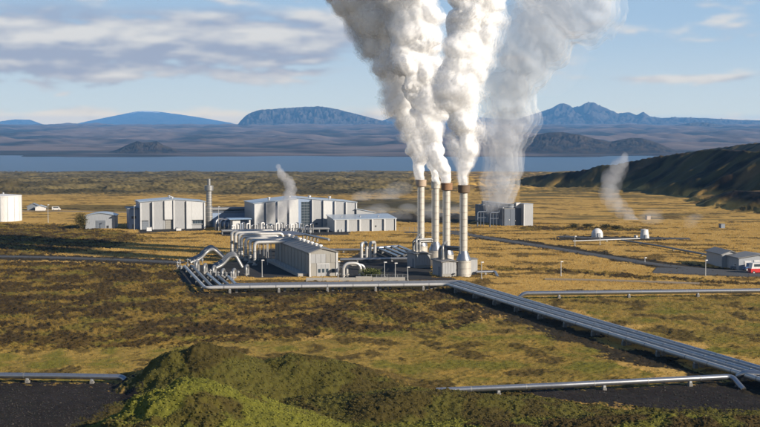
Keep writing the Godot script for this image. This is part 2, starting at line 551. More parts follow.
func make_ground() -> void:
	var rows := 760
	var cols := 900
	var v := PackedVector3Array()
	var nrm := PackedVector3Array()
	var col := PackedColorArray()
	var idx := PackedInt32Array()
	v.resize(rows * cols)
	nrm.resize(rows * cols)
	col.resize(rows * cols)
	for j in rows:
		var z := -(105.0 + j * 0.5) if j < 310 else -260.0 * pow(2960.0 / 260.0, float(j - 310) / (rows - 311))
		for i in cols:
			var s := float(i) / (cols - 1) * 2.0 - 1.0
			var x := s * (absf(z) * 0.46 + 40.0)
			var h := height(x, z)
			var a := n1.get_noise_2d(x, z)            # some 20 m
			var b := n2.get_noise_2d(x, z)            # some 4 m
			var c := n3.get_noise_2d(x, z)            # under a metre
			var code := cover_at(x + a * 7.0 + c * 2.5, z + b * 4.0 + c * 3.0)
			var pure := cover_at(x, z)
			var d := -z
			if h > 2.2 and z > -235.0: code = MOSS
			if pure == TAR_SHADE or code == TAR_SHADE:
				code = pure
				if code != TAR_SHADE: code = GOLD
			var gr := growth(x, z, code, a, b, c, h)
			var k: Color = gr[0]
			var relief: float = gr[1]
			if d > 640.0:
				var far := smoothstep(690.0, 900.0, d + a * 90.0)
				var px := 380.0 + x / d * FOCAL
				var lava := far * (1.0 - smoothstep(400.0, 470.0, px + a * 40.0)) * smoothstep(930.0, 1010.0, d + b * 60.0)
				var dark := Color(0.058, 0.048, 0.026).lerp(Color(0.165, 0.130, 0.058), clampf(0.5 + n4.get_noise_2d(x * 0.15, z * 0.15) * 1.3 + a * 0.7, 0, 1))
				k = k.lerp(dark, lava)
				var ridge := smoothstep(2.0, 7.0, h + 22.0 * smoothstep(800.0, 2600.0, d)) if px > 500.0 else 0.0
				k = k.lerp(Color(0.012, 0.009, 0.007).lerp(Color(0.036, 0.025, 0.016), clampf(0.5 + n5.get_noise_2d(x * 0.5 + 700.0, z * 0.5) * 1.4, 0, 1)).lerp(Color(0.16, 0.105, 0.045), smoothstep(0.20, 0.36, n4.get_noise_2d(x * 0.3 + 40.0, z * 0.3)) * 0.8), ridge)
				var dark_patch := smoothstep(1.15, 0.85, sqrt(pow((x - 16.0) / 46.0, 2.0) + pow((z + 800.0) / 95.0, 2.0)) + n2.get_noise_2d(x + 50.0, z) * 0.4 + n1.get_noise_2d(x, z + 70.0) * 0.3)  # patch behind the chimneys in the lava field's colour
				k = k.lerp(dark, dark_patch)
				if px > 520.0: k = k.lerp(Color(0.085, 0.070, 0.028), smoothstep(0.15, 0.35, n4.get_noise_2d(x * 0.25, z * 0.8) + smoothstep(820.0, 1000.0, d) * 0.35) * 0.8)
				var strip := (1.0 - lava) * smoothstep(1010.0, 1200.0, d + a * 100.0)
				k = k.lerp(Color(0.12, 0.085, 0.045), strip * smoothstep(0.0, 0.3, n4.get_noise_2d(x * 0.1, z * 0.35)) * 0.9)
				relief = lerpf(relief, 1.4 * lava + 0.35 * ridge, maxf(lava, ridge))
				b = lerpf(b, n1.get_noise_2d(x * 2.0, z * 2.0), far)
			h += small(relief, b, c)
			if code == MOSS and d < 320.0: h += absf(n6.get_noise_2d(x, z)) * 0.55 - 0.15
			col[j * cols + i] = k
			v[j * cols + i] = Vector3(x, h, z)
	for j in rows:
		for i in cols:
			var dx := v[j * cols + mini(i + 1, cols - 1)] - v[j * cols + maxi(i - 1, 0)]
			var dz := v[mini(j + 1, rows - 1) * cols + i] - v[maxi(j - 1, 0) * cols + i]
			nrm[j * cols + i] = dx.cross(dz).normalized()
	idx.resize((rows - 1) * (cols - 1) * 6)
	var w := 0
	for j in rows - 1:
		for i in cols - 1:
			var p := j * cols + i
			idx[w] = p
			idx[w + 1] = p + cols
			idx[w + 2] = p + 1
			idx[w + 3] = p + 1
			idx[w + 4] = p + cols
			idx[w + 5] = p + cols + 1
			w += 6
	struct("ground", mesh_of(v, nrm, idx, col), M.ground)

# ---------------------------------------------------------------- far country
func ridge_mesh(prof: Array, depth: float, front: float, back: float, base: float, tint: Color, tint2: Color, seed_: int, snow := 1e9, rough := 1.0) -> ArrayMesh:
	var f := FastNoiseLite.new()
	f.seed = seed_
	f.frequency = 1.0 / (depth * 0.016)
	f.fractal_octaves = 6
	var cols := 240
	var rows := 56
	var v := PackedVector3Array()
	var col := PackedColorArray()
	var x0: float = prof[0][0]
	var x1: float = prof[-1][0]
	for j in rows:
		var t := float(j) / (rows - 1) * 2.0 - 1.0          # -1 the far foot, 0 the crest, 1 the near foot
		for i in cols:
			var px := lerpf(x0, x1, float(i) / (cols - 1))
			var q := Q(px, interp(prof, px)[1], depth)
			var n := f.get_noise_2d(q.x, t * front)
			var g := f.get_noise_2d(q.x * 2.6 + 500.0, t * front * 0.5)
			var z := -depth + (t * front if t > 0 else t * back)
			var share := 1.0 - pow(absf(t), 0.85)
			var h := lerpf(base, maxf(q.y, base), share)
			h += (q.y - base) * (n * 0.36 + absf(g) * 0.40 - 0.10) * rough * minf(1.0, absf(t) * 5.0) * (1.0 - absf(t))
			v.append(Vector3(q.x * (-z / depth), h if absf(t) < 1.0 else base - 30.0, z))
			var k := tint.lerp(tint2, clampf(0.5 + n * 1.4 + g * 0.6, 0, 1))
			if h > snow + n * 160.0: k = k.lerp(Color(0.62, 0.63, 0.66), 0.75)
			col.append(k)
	var nrm := PackedVector3Array()
	var idx := PackedInt32Array()
	for j in rows:
		for i in cols:
			var dx := v[j * cols + mini(i + 1, cols - 1)] - v[j * cols + maxi(i - 1, 0)]
			var dz := v[mini(j + 1, rows - 1) * cols + i] - v[maxi(j - 1, 0) * cols + i]
			nrm.append(dz.cross(dx).normalized())
			if i < cols - 1 and j < rows - 1:
				var p := j * cols + i
				idx.append_array([p, p + 1, p + cols, p + 1, p + cols + 1, p + cols])
	return mesh_of(v, nrm, idx, col)

func plain_height(d: float) -> float:
	return interp([[5200, -34], [5750, -29], [7000, -8], [9000, 34], [12000, 115], [16000, 215], [22000, 310], [46000, 420]], d)[0 + 1]

func make_far() -> void:
	var lake := PackedVector3Array()
	quad(lake, Vector3(-9000, -32, -7500), Vector3(9000, -32, -7500), Vector3(9000, -32, -2700), Vector3(-9000, -32, -2700))
	struct("lake", flat(lake), M.water)
	# the plain beyond the lake, rising to the mountains
	var v := PackedVector3Array()
	var nrm := PackedVector3Array()
	var col := PackedColorArray()
	var idx := PackedInt32Array()
	var rows := 220
	var cols := 420
	for j in rows:
		var d := 5300.0 * pow(46000.0 / 5300.0, float(j) / (rows - 1))
		for i in cols:
			var x := (float(i) / (cols - 1) * 2.0 - 1.0) * d * 0.52
			var a := n1.get_noise_2d(x * 0.012, d * 0.012)
			var b := n2.get_noise_2d(x * 0.006, d * 0.012)
			var h := plain_height(d) + (a * 34.0 + b * 16.0 + n4.get_noise_2d(x * 0.05, d * 0.05) * 42.0) * smoothstep(5600.0, 9500.0, d)
			if d < 6400.0: h += (n1.get_noise_2d(x * 0.02, 5.0)) * 8.0
			v.append(Vector3(x, h, -d))
			var st := n4.get_noise_2d(x * 0.03, d * 0.04)
			col.append(Color(0.026, 0.024, 0.027).lerp(Color(0.125, 0.098, 0.090), clampf(0.42 + a * 1.2 + b * 0.9 + st * 0.8, 0, 1)))
	for j in rows:
		for i in cols:
			var dx := v[j * cols + mini(i + 1, cols - 1)] - v[j * cols + maxi(i - 1, 0)]
			var dz := v[mini(j + 1, rows - 1) * cols + i] - v[maxi(j - 1, 0) * cols + i]
			nrm.append(dx.cross(dz).normalized())
			if i < cols - 1 and j < rows - 1:
				var p := j * cols + i
				idx.append_array([p, p + cols, p + 1, p + 1, p + cols, p + cols + 1])
	struct("plain", mesh_of(v, nrm, idx, col), M.rock)
	var basalt := Color(0.014, 0.014, 0.016)
	var scree := Color(0.062, 0.052, 0.046)
	var list := [
		["mountain", [[-60, 131], [-15, 122.5], [0, 121], [15, 119], [30, 119.5], [45, 125], [64, 133]], 36000.0, 5000.0, 5000.0, 330.0, 700.0, 0.5],
		["mountain", [[34, 135], [60, 127.5], [85, 121.5], [110, 116.3], [125, 113.2], [135, 111.2], [142, 110.4], [152, 110.6], [162, 111.6], [180, 114], [205, 118], [230, 122.5], [250, 128], [275, 135]], 40000.0, 9000.0, 9000.0, 380.0, 960.0, 0.22],
		["mountain", [[226, 137], [234, 130], [240, 121], [246, 115], [252, 111.6], [262, 109], [280, 107.8], [300, 106.6], [318, 105.4], [330, 107], [345, 110.4], [360, 114.4], [372, 117.6], [388, 122], [410, 131]], 20000.0, 1500.0, 2500.0, 215.0, 9e9, 1.0],
		["mountain", [[360, 126], [385, 119.5], [395, 114.6], [405, 113], [420, 115], [450, 118], [480, 117], [510, 119], [540, 124]], 27000.0, 2500.0, 2500.0, 260.0, 9e9, 0.8],
		["mountain", [[500, 124], [520, 118], [540, 111.5], [550, 108], [556, 104.7], [563, 102.2], [568, 104], [573, 107], [580, 105.2], [587, 102.2], [594, 101.6], [600, 105], [606, 107.6], [612, 110.4], [618, 112.8], [630, 112], [637, 114.5], [643, 111.3], [650, 116], [662, 117.5], [685, 117], [710, 118], [740, 119.5], [790, 121], [830, 126]], 24000.0, 2600.0, 3000.0, 245.0, 9e9, 1.2],
		["hill", [[590, 134], [625, 129.5], [650, 127], [672, 125.5], [690, 122.6], [704, 121.6], [716, 123.6], [730, 126.5], [760, 128], [800, 129], [840, 134]], 17000.0, 1500.0, 1800.0, 150.0, 9e9, 1.0],
		["hill", [[470, 157], [500, 151], [522, 141], [535, 134.5], [548, 131.8], [562, 131.4], [580, 134], [596, 138.4], [609, 141.5], [622, 139], [632, 137.2], [642, 137.6], [655, 141.5], [668, 147], [684, 154]], 6500.0, 520.0, 700.0, -30.0, 9e9, 0.42],
		["hill", [[520, 146], [560, 140], [600, 136], [640, 133.5], [690, 132], [730, 133], [780, 131], [850, 133]], 13000.0, 1300.0, 1500.0, 70.0, 9e9, 0.8],
		["hill", [[-60, 146], [-20, 143], [30, 141], [70, 142.5], [110, 141], [150, 139], [200, 137], [230, 139]], 13500.0, 1500.0, 1500.0, 60.0, 9e9, 0.6],
		["hill", [[300, 139], [340, 135], [380, 132], [430, 131], [480, 129.5], [520, 132], [560, 137]], 15000.0, 1500.0, 1500.0, 90.0, 9e9, 0.7],
		["hill", [[80, 157], [95, 155], [108, 152.4], [118, 149], [128, 144], [137, 140.6], [143, 142.2], [150, 141.5], [157, 140.6], [163, 144.6], [172, 147.6], [182, 152], [196, 156]], 6200.0, 330.0, 500.0, -31.0, 9e9, 0.42],
		["hill", [[160, 152], [185, 146.5], [205, 142.5], [225, 140.8], [260, 141.5], [300, 143], [350, 147], [400, 151]], 9500.0, 1200.0, 1500.0, 5.0, 9e9, 0.5],
	]
	for k in list.size():
		var m: Array = list[k]
		var near: bool = m[2] < 7000.0
		struct(m[0], ridge_mesh(m[1], m[2], m[3], m[4], m[5], basalt, Color(0.042, 0.033, 0.027) if near else scree, 40 + k, m[6], m[7]), M.rock)
	# a low spit in the lake
	struct("spit", ridge_mesh([[310, 160.2], [330, 158.4], [365, 157.8], [400, 158.2], [432, 160.2]], 5000.0, 90.0, 90.0, -33.0, Color(0.12, 0.10, 0.06), Color(0.20, 0.16, 0.09), 71), M.rock)

# ---------------------------------------------------------------- buildings
func shell(t: Node3D, w: float, l: float, el: float, ridge: float, rx: float, er: float, front: Material, left: Material, right: Material, roof: Material) -> void:
	part("front_wall", prism([Vector2(0, -0.5), Vector2(w, -0.5), Vector2(w, er), Vector2(rx, ridge), Vector2(0, el)], -0.3, 0.0), front, t)
	part("back_wall", prism([Vector2(0, -0.5), Vector2(w, -0.5), Vector2(w, er), Vector2(rx, ridge), Vector2(0, el)], -l, -l + 0.3), front, t)
	box("side_wall", left, t, Vector3(-0.003, -0.5, -l + 0.3), Vector3(0.3, el - 0.03, -0.3))
	box("side_wall", right, t, Vector3(w - 0.3, -0.5, -l + 0.3), Vector3(w + 0.003, er - 0.03, -0.3))
	if rx > 0.1:
		var sl := (ridge - el) / rx
		part("roof", prism([Vector2(-0.5, el - 0.5 * sl + 0.02), Vector2(rx - 0.002, ridge + 0.02), Vector2(rx - 0.002, ridge + 0.28), Vector2(-0.5, el - 0.5 * sl + 0.28)], -l - 0.4, 0.45), roof, t)
	var sr := (ridge - er) / (w - rx)
	part("roof", prism([Vector2(rx + 0.002, ridge + 0.02), Vector2(w + 0.5, er - 0.5 * sr + 0.02), Vector2(w + 0.5, er - 0.5 * sr + 0.28), Vector2(rx + 0.002, ridge + 0.28)], -l - 0.4, 0.45), roof, t)

func top_at(x: float, rx: float, w: float, el: float, ridge: float, er: float) -> float:
	return lerpf(el, ridge, x / rx) if x < rx else lerpf(ridge, er, (x - rx) / (w - rx))

func panel(t: Node3D, m: Material, x0: float, x1: float, y0: float, z1: float, prof: Array, called := "panel", drop := 0.25) -> MeshInstance3D:
	var a := top_at(x0, prof[0], prof[1], prof[2], prof[3], prof[4]) - drop
	var b := top_at(x1, prof[0], prof[1], prof[2], prof[3], prof[4]) - drop
	return part(called, prism([Vector2(x0, y0), Vector2(x1, y0), Vector2(x1, b), Vector2(x0, a)], 0.004, z1), m, t)

func glazing(t: Node3D, x0: float, x1: float, y0: float, y1: float, z: float, nx: int, ny: int, called := "window") -> void:
	var f := box(called, M.cladding_dark, t, Vector3(x0, y0, z), Vector3(x1, y1, z + 0.06))
	var c := Vector3((x0 + x1) / 2, (y0 + y1) / 2, z + 0.03)
	var dx := (x1 - x0) / nx
	var dy := (y1 - y0) / ny
	for j in ny:
		for i in nx:
			box("pane", M.glass, f, Vector3(x0 + i * dx + 0.08, y0 + j * dy + 0.08, z + 0.063) - c, Vector3(x0 + (i + 1) * dx - 0.08, y0 + (j + 1) * dy - 0.08, z + 0.10) - c)

func door(t: Node3D, m: Material, x0: float, x1: float, y1: float, z: float, leaves := 4) -> void:
	var f := box("door", m, t, Vector3(x0, -0.2, z), Vector3(x1, y1, z + 0.08))
	var c := Vector3((x0 + x1) / 2, (y1 - 0.2) / 2, z + 0.04)
	for k in leaves:
		box("door_panel", m, f, Vector3(x0 + 0.1, lerpf(0.1, y1 - 0.1, float(k) / leaves) + 0.03, z + 0.083) - c, Vector3(x1 - 0.1, lerpf(0.1, y1 - 0.1, float(k + 1) / leaves) - 0.03, z + 0.14) - c)

func workshop_hall() -> void:
	var t := thing("workshop_hall", "white clad hall with low gable and recessed bays beside the slim vent tower", "building", P(140, 229.6), YAW)
	var w := 31.0
	var pf := [15.8, w, 13.0, 14.1, 12.7]
	shell(t, w, 20.0, 13.0, 14.1, 15.8, 12.7, M.cladding_pale, M.cladding_blue_shade, M.cladding_white, M.roof_pale)  # left end wall is blue: its shade is painted in
	panel(t, M.cladding_white, 0.0, 0.6, -0.3, 1.2, pf, "fin")
	panel(t, M.cladding_pale, 0.604, 4.3, 4.3, 0.8, pf)
	panel(t, M.cladding_white, 5.7, 6.3, -0.3, 1.3, pf, "fin")
	panel(t, M.cladding_pale, 6.304, 10.4, -0.3, 0.9, pf)
	panel(t, M.cladding_white, 11.5, 15.5, 4.6, 0.8, pf)
	panel(t, M.cladding_white, 15.6, 16.3, -0.3, 1.3, pf, "fin")
	panel(t, M.cladding_pale, 16.304, 20.5, -0.3, 0.9, pf)
	panel(t, M.cladding_white, 21.9, 24.4, -0.3, 0.9, pf)
	panel(t, M.cladding_white, 24.5, 30.2, 4.2, 0.7, pf)
	panel(t, M.cladding_white, 30.3, 31.0, -0.3, 1.2, pf, "fin")
	door(t, M.cladding_dark, 0.9, 4.1, 4.0, 0.02)
	door(t, M.cladding_warm, 11.8, 15.3, 4.3, 0.02)
	glazing(t, 25.0, 29.8, 2.3, 3.9, 0.02, 4, 1)
	box("ledge", M.cladding_white, t, Vector3(24.6, 1.9, 0.02), Vector3(30.2, 2.15, 0.5))
	for k in 3: part("roof_vent", lathe([Vector2(0.4, 0.0), Vector2(0.4, 0.7), Vector2(0.7, 0.7), Vector2(0.65, 1.0), Vector2(0.0, 1.2)], 12), M.steel, t, Vector3(15.8, 14.2, -4.0 - k * 6.0))
	for x in [5.1, 11.0, 21.2]: box("downpipe", M.steel, t, Vector3(x, 0.0, 0.004), Vector3(x + 0.16, 12.4, 0.16))
	box("gutter", M.steel, t, Vector3(-0.75, 12.5, -20.0), Vector3(-0.5, 12.72, 0.3))
	var v := thing("annex_shed", "low dark flat roofed lean-to against the shaded blue end of the white hall", "shed", P(140, 229.6) + Vector3(0, 0, -4).rotated(Vector3.UP, deg_to_rad(YAW)), YAW)
	box("wall", M.cladding_blue_shade, v, Vector3(-4.6, -0.5, -14), Vector3(-0.05, 9.6, 0))
	box("roof", M.cladding_dark, v, Vector3(-5.6, 9.604, -14.4), Vector3(-0.05, 10.1, 0.5))
	box("door", M.cladding_dark, v, Vector3(-3.4, -0.2, 0.003), Vector3(-2.0, 2.3, 0.07))
	box("window", M.glass, v, Vector3(-3.6, 5.0, 0.003), Vector3(-1.4, 6.2, 0.07))
	for b in [[149.0, 231.0, "white square cabinet standing before the dark door of the white hall"], [178.5, 230.6, "small white cabinet before the grey bay of the white hall"]]:
		var c := thing("switch_cabinet", b[2], "cabinet", P(b[0], b[1]), YAW)
		box("body", M.white_paint, c, Vector3(-1.2, 0, -0.5), Vector3(1.2, 1.7 if b[0] < 160 else 1.1, 0.5))
		box("lid", M.steel, c, Vector3(-1.3, 1.704 if b[0] < 160 else 1.104, -0.6), Vector3(1.3, 1.82 if b[0] < 160 else 1.22, 0.6))

func turbine_hall() -> void:
	var t := thing("turbine_hall", "wide pale turbine hall with low gable and a tall dark glazed strip", "building", P(254, 230.6), YAW)
	var w := 50.0
	var pf := [22.5, w, 12.7, 14.9, 12.5]
	shell(t, w, 24.0, 12.7, 14.9, 22.5, 12.5, M.cladding_blue_shade, M.cladding_pale, M.cladding_white, M.roof_pale)  # blue front wall puts the shade of the recesses into the colour
	var s := w / 9.0
	for k in 9:
		var x := k * s
		if k == 4:
			glazing(t, x + 0.6, x + s - 0.7, 1.2, 13.2, 0.02, 3, 9, "window_strip")
			continue
		panel(t, M.cladding_white, x, x + 0.55, -0.3, 1.2, pf, "fin")
		panel(t, M.cladding_pale if k % 3 else M.cladding_white, x + 0.554, x + s - 1.0, -0.3, 0.8, pf)
		if k in [1, 5, 6]:
			glazing(t, x + 1.6, x + 2.9, 2.2, 3.2, 0.81, 1, 1, "vent")
	panel(t, M.cladding_white, w - 0.5, w, -0.3, 1.2, pf, "fin")
	for k in 4: part("roof_vent", lathe([Vector2(0.5, 0.0), Vector2(0.5, 0.8), Vector2(0.9, 0.8), Vector2(0.8, 1.2), Vector2(0.0, 1.4)], 12), M.steel, t, Vector3(9.0 + k * 10.0, 13.9 if k in [0, 3] else 14.4, -9.0))
	for k in [1, 3, 6, 8]: box("downpipe", M.steel, t, Vector3(k * s - 0.5, 0.0, 0.004), Vector3(k * s - 0.34, 12.4, 0.16))
	door(t, M.cladding_dark, 36.2, 38.0, 2.6, 0.81, 2)
	var r := thing("roof_annex", "small pale lean-to with sloping roof at the right end of the turbine hall", "building", P(356.6, 228.6), YAW)
	shell(r, 9.0, 14.0, 9.3, 9.35, 0.2, 7.6, M.cladding_pale, M.cladding_pale, M.cladding_white, M.roof_pale)
	box("vent", M.cladding_dark, r, Vector3(3, 4.5, 0.003), Vector3(5, 5.5, 0.06))

func store_building() -> void:
	var t := thing("store_building", "long low white store with five grey bays and pale blue sheet roof", "building", P(334, 231.8), YAW)
	var w := 30.0
	part("front_wall", prism([Vector2(0, -0.5), Vector2(w, -0.5), Vector2(w, 5.6), Vector2(0, 5.6)], -0.3, 0.0), M.cladding_blue_shade, t)
	box("back_wall", M.cladding_pale, t, Vector3(0, -0.5, -13), Vector3(w, 6.9, -12.7))
	for x in [0.0, w - 0.3]:
		part("side_wall", prism([Vector2(-13 + 0.3, -0.5), Vector2(-0.3, -0.5), Vector2(-0.3, 5.6), Vector2(-12.7, 6.9)], -0.15, 0.15), M.cladding_white, t, Vector3(x + 0.15, 0, 0), Vector3(0, -90, 0))
	part("roof", prism([Vector2(-13.5, 6.97), Vector2(0.6, 5.6), Vector2(0.6, 5.85), Vector2(-13.5, 7.22)], -w / 2 - 0.5, w / 2 + 0.5), M.roof_pale, t, Vector3(w / 2, 0, 0), Vector3(0, -90, 0))
	for k in 5:
		box("fin", M.cladding_white, t, Vector3(k * 6.0, -0.3, 0.004), Vector3(k * 6.0 + 0.7, 5.5, 1.0))
		box("panel", M.cladding_pale, t, Vector3(k * 6.0 + 0.704, -0.3, 0.004), Vector3(k * 6.0 + 5.0, 5.4, 0.6))
	box("fin", M.cladding_white, t, Vector3(29.4, -0.3, 0.004), Vector3(30.0, 5.5, 1.0))
	box("gutter", M.steel, t, Vector3(-0.4, 5.45, 0.604), Vector3(30.4, 5.62, 0.78))
	for k in 3: part("roof_vent", lathe([Vector2(0.3, 0.0), Vector2(0.3, 0.6), Vector2(0.5, 0.6), Vector2(0.0, 0.85)], 10), M.steel, t, Vector3(5.0 + k * 9.0, 6.3, -5.0))
	for x in [2.0, 3.4]: box("air_unit", M.steel, t, Vector3(x, 0, 0.61), Vector3(x + 1.0, 1.1, 1.3))
	box("vent", M.dark, t, Vector3(19.6, 1.8, 0.603), Vector3(20.4, 2.6, 0.65))

func separator_house() -> void:
	var t := thing("separator_house", "long grey steel shed with gable end towards the pipeline and vents along its roof", "building", P(309.8, 276.8), YAW)
	var w := 8.7
	var l := 50.0
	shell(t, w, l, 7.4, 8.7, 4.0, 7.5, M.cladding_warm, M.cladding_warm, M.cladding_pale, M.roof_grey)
	for k in 10:                                          # wall bays on the long side
		box("wall_panel", M.cladding_warm, t, Vector3(-0.18, -0.3, -l + 0.6 + k * 4.9), Vector3(-0.005, 6.9, -l + 4.9 + k * 4.9))
	box("corner_post", M.cladding_white, t, Vector3(-0.25, -0.3, 0.002), Vector3(0.25, 7.35, 0.25))
	box("corner_post", M.cladding_white, t, Vector3(w - 0.3, -0.3, 0.002), Vector3(w + 0.3, 7.3, 0.25))
	for k in 5: box("wall_panel", M.cladding_pale if k < 3 else M.cladding_warm, t, Vector3(0.35 + k * 1.6, 4.2, 0.003), Vector3(1.85 + k * 1.6, 7.0, 0.07))
	var f := box("door_frame", M.cladding_white, t, Vector3(2.2, -0.2, 0.003), Vector3(6.3, 4.1, 0.12))
	var c := Vector3(4.25, 1.95, 0.0615)
	for k in 3:
		var d := box("door_leaf", M.cladding_pale, f, Vector3(2.4 + k * 1.27, -0.1, 0.123) - c, Vector3(3.6 + k * 1.27, 3.9, 0.18) - c)
		d.name = "door_leaf" if k == 0 else "door_leaf_%03d" % k
	for k in 3: box("pane", M.glass, f, Vector3(2.6 + k * 1.27, 1.2, 0.184) - c, Vector3(3.4 + k * 1.27, 2.4, 0.20) - c)
	glazing(t, 7.0, 8.0, 1.0, 2.4, 0.003, 1, 1)
	for k in 9:                                           # roof ventilators on the ridge
		var z := -2.5 - k * 5.6
		part("roof_vent", lathe([Vector2(0.45, 0.0), Vector2(0.45, 0.5), Vector2(0.8, 0.5), Vector2(0.75, 0.8), Vector2(0.0, 1.05)], 12), M.white_paint, t, Vector3(4.0, 8.85, z))
	box("walkway", M.concrete, t, Vector3(-3.4, -0.2, -l), Vector3(-0.3, 0.9, -1.5))
	for k in 12: box("walkway_post", M.steel, t, Vector3(-3.3, 0.9, -l + 0.5 + k * 4.0), Vector3(-3.15, 2.0, -l + 0.65 + k * 4.0))

func vent_tower() -> void:
	var t := thing("vent_tower", "slim steel banded vent tower with a boxy collar between the two white halls", "tower", P(209.2, 227.0), 0)
	part("lower_shaft", lathe([Vector2(1.7, -0.5), Vector2(1.7, 10.0), Vector2(1.35, 10.4)], 20), M.pipe_dull, t)
	part("upper_shaft", lathe([Vector2(1.35, 10.4), Vector2(1.35, 17.6)], 20), M.pipe_dull, t)
	part("collar", lathe([Vector2(1.35, 17.6), Vector2(2.2, 17.9), Vector2(2.2, 20.3), Vector2(0.9, 20.5)], 8), M.pipe_dull, t)
	part("top_pipe", lathe([Vector2(0.8, 20.5), Vector2(0.8, 23.6), Vector2(0.6, 23.6), Vector2(0.6, 22.8), Vector2(0.0, 22.8)], 16), M.pipe_dull, t)
	for k in 6: part("band", lathe([Vector2(1.36, 0), Vector2(1.45, 0), Vector2(1.45, 0.22), Vector2(1.36, 0.22)], 20), M.band, t, Vector3(0, 10.8 + k * 1.25, 0))
	for k in 5: part("band", lathe([Vector2(1.71, 0), Vector2(1.8, 0), Vector2(1.8, 0.22), Vector2(1.71, 0.22)], 20), M.band, t, Vector3(0, 1.0 + k * 2.0, 0))

func stack_tower(at: Vector3, cap: Material, label: String, broad: bool) -> void:
	var t := thing("chimney", label, "chimney", at, 0.0, "steaming chimneys of the separator station")
	part("base_drum", lathe([Vector2(2.35, -0.5), Vector2(2.35, 4.9)], 28), M.stack, t)
	part("cone", lathe([Vector2(2.36, 4.9), Vector2(2.36, 5.1), Vector2(1.2, 7.9)], 28), M.pipe, t)
	part("shaft", lathe([Vector2(1.18, 7.9), Vector2(1.18, 26.3)], 28), M.stack, t)
	var r := 1.85 if broad else 1.55
	var c := part("cap", lathe([Vector2(1.18, 26.0), Vector2(r, 26.2), Vector2(r, 28.5), Vector2(r - 0.15, 28.5), Vector2(r - 0.15, 26.6), Vector2(0.0, 26.6)], 28), cap, t)
	part("cap_rim", lathe([Vector2(r + 0.005, 28.1), Vector2(r + 0.08, 28.1), Vector2(r + 0.08, 28.4), Vector2(r + 0.005, 28.4)], 28), cap, c)
	for k in 8: part("flange", lathe([Vector2(1.185, 0), Vector2(1.29, 0), Vector2(1.29, 0.14), Vector2(1.185, 0.14)], 28), M.band, t, Vector3(0, 9.2 + k * 2.15, 0))
	for k in 3: part("flange", lathe([Vector2(2.355, 0), Vector2(2.44, 0), Vector2(2.44, 0.14), Vector2(2.355, 0.14)], 28), M.band, t, Vector3(0, 0.6 + k * 1.9, 0))
	var lad := Node3D.new()                                # a ladder with hoops up the shaded side
	lad.name = "ladder"
	t.add_child(lad)
	lad.position = Vector3(-1.2, 0, 0.95)
	lad.rotation_degrees.y = -52
	for s in [-0.28, 0.28]: box("rail", M.steel, lad, Vector3(s - 0.04, 7.0, 0.0), Vector3(s + 0.04, 26.0, 0.08))
	for k in 22: box("rung", M.steel, lad, Vector3(-0.26, 7.4 + k * 0.84, 0.01), Vector3(0.26, 7.5 + k * 0.84, 0.07))

func valve_hut(at: Vector3, w: float, l: float, h: float, label: String) -> Node3D:
	var t := thing("valve_hut", label, "hut", at, YAW, "valve huts at the feet of the chimneys")
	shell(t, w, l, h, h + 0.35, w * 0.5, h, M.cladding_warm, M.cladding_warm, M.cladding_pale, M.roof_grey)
	for k in 5: box("wall_panel", M.cladding_pale, t, Vector3(0.15 + k * (w - 0.3) / 5, 0.9, 0.003), Vector3(0.1 + (k + 1) * (w - 0.3) / 5, h - 0.15, 0.07))
	for k in 5: box("side_panel", M.cladding_pale, t, Vector3(-0.07, 0.0, -l + 0.3 + k * (l - 0.5) / 5), Vector3(-0.005, h - 0.2, -l + 0.2 + (k + 1) * (l - 0.5) / 5))
	box("door", M.cladding_dark, t, Vector3(-0.14, -0.1, -3.2), Vector3(-0.073, 3.0, -1.4))
	box("plinth", M.concrete, t, Vector3(-0.2, -0.4, -l - 0.2), Vector3(w + 0.2, -0.005, 0.35))
	return t

func bent(t: Node3D, called: String, pts: Array, r: float, rad: float, m: Material) -> void:
	part(called, tube(fillet(pts, rad), r, 14), m, t)

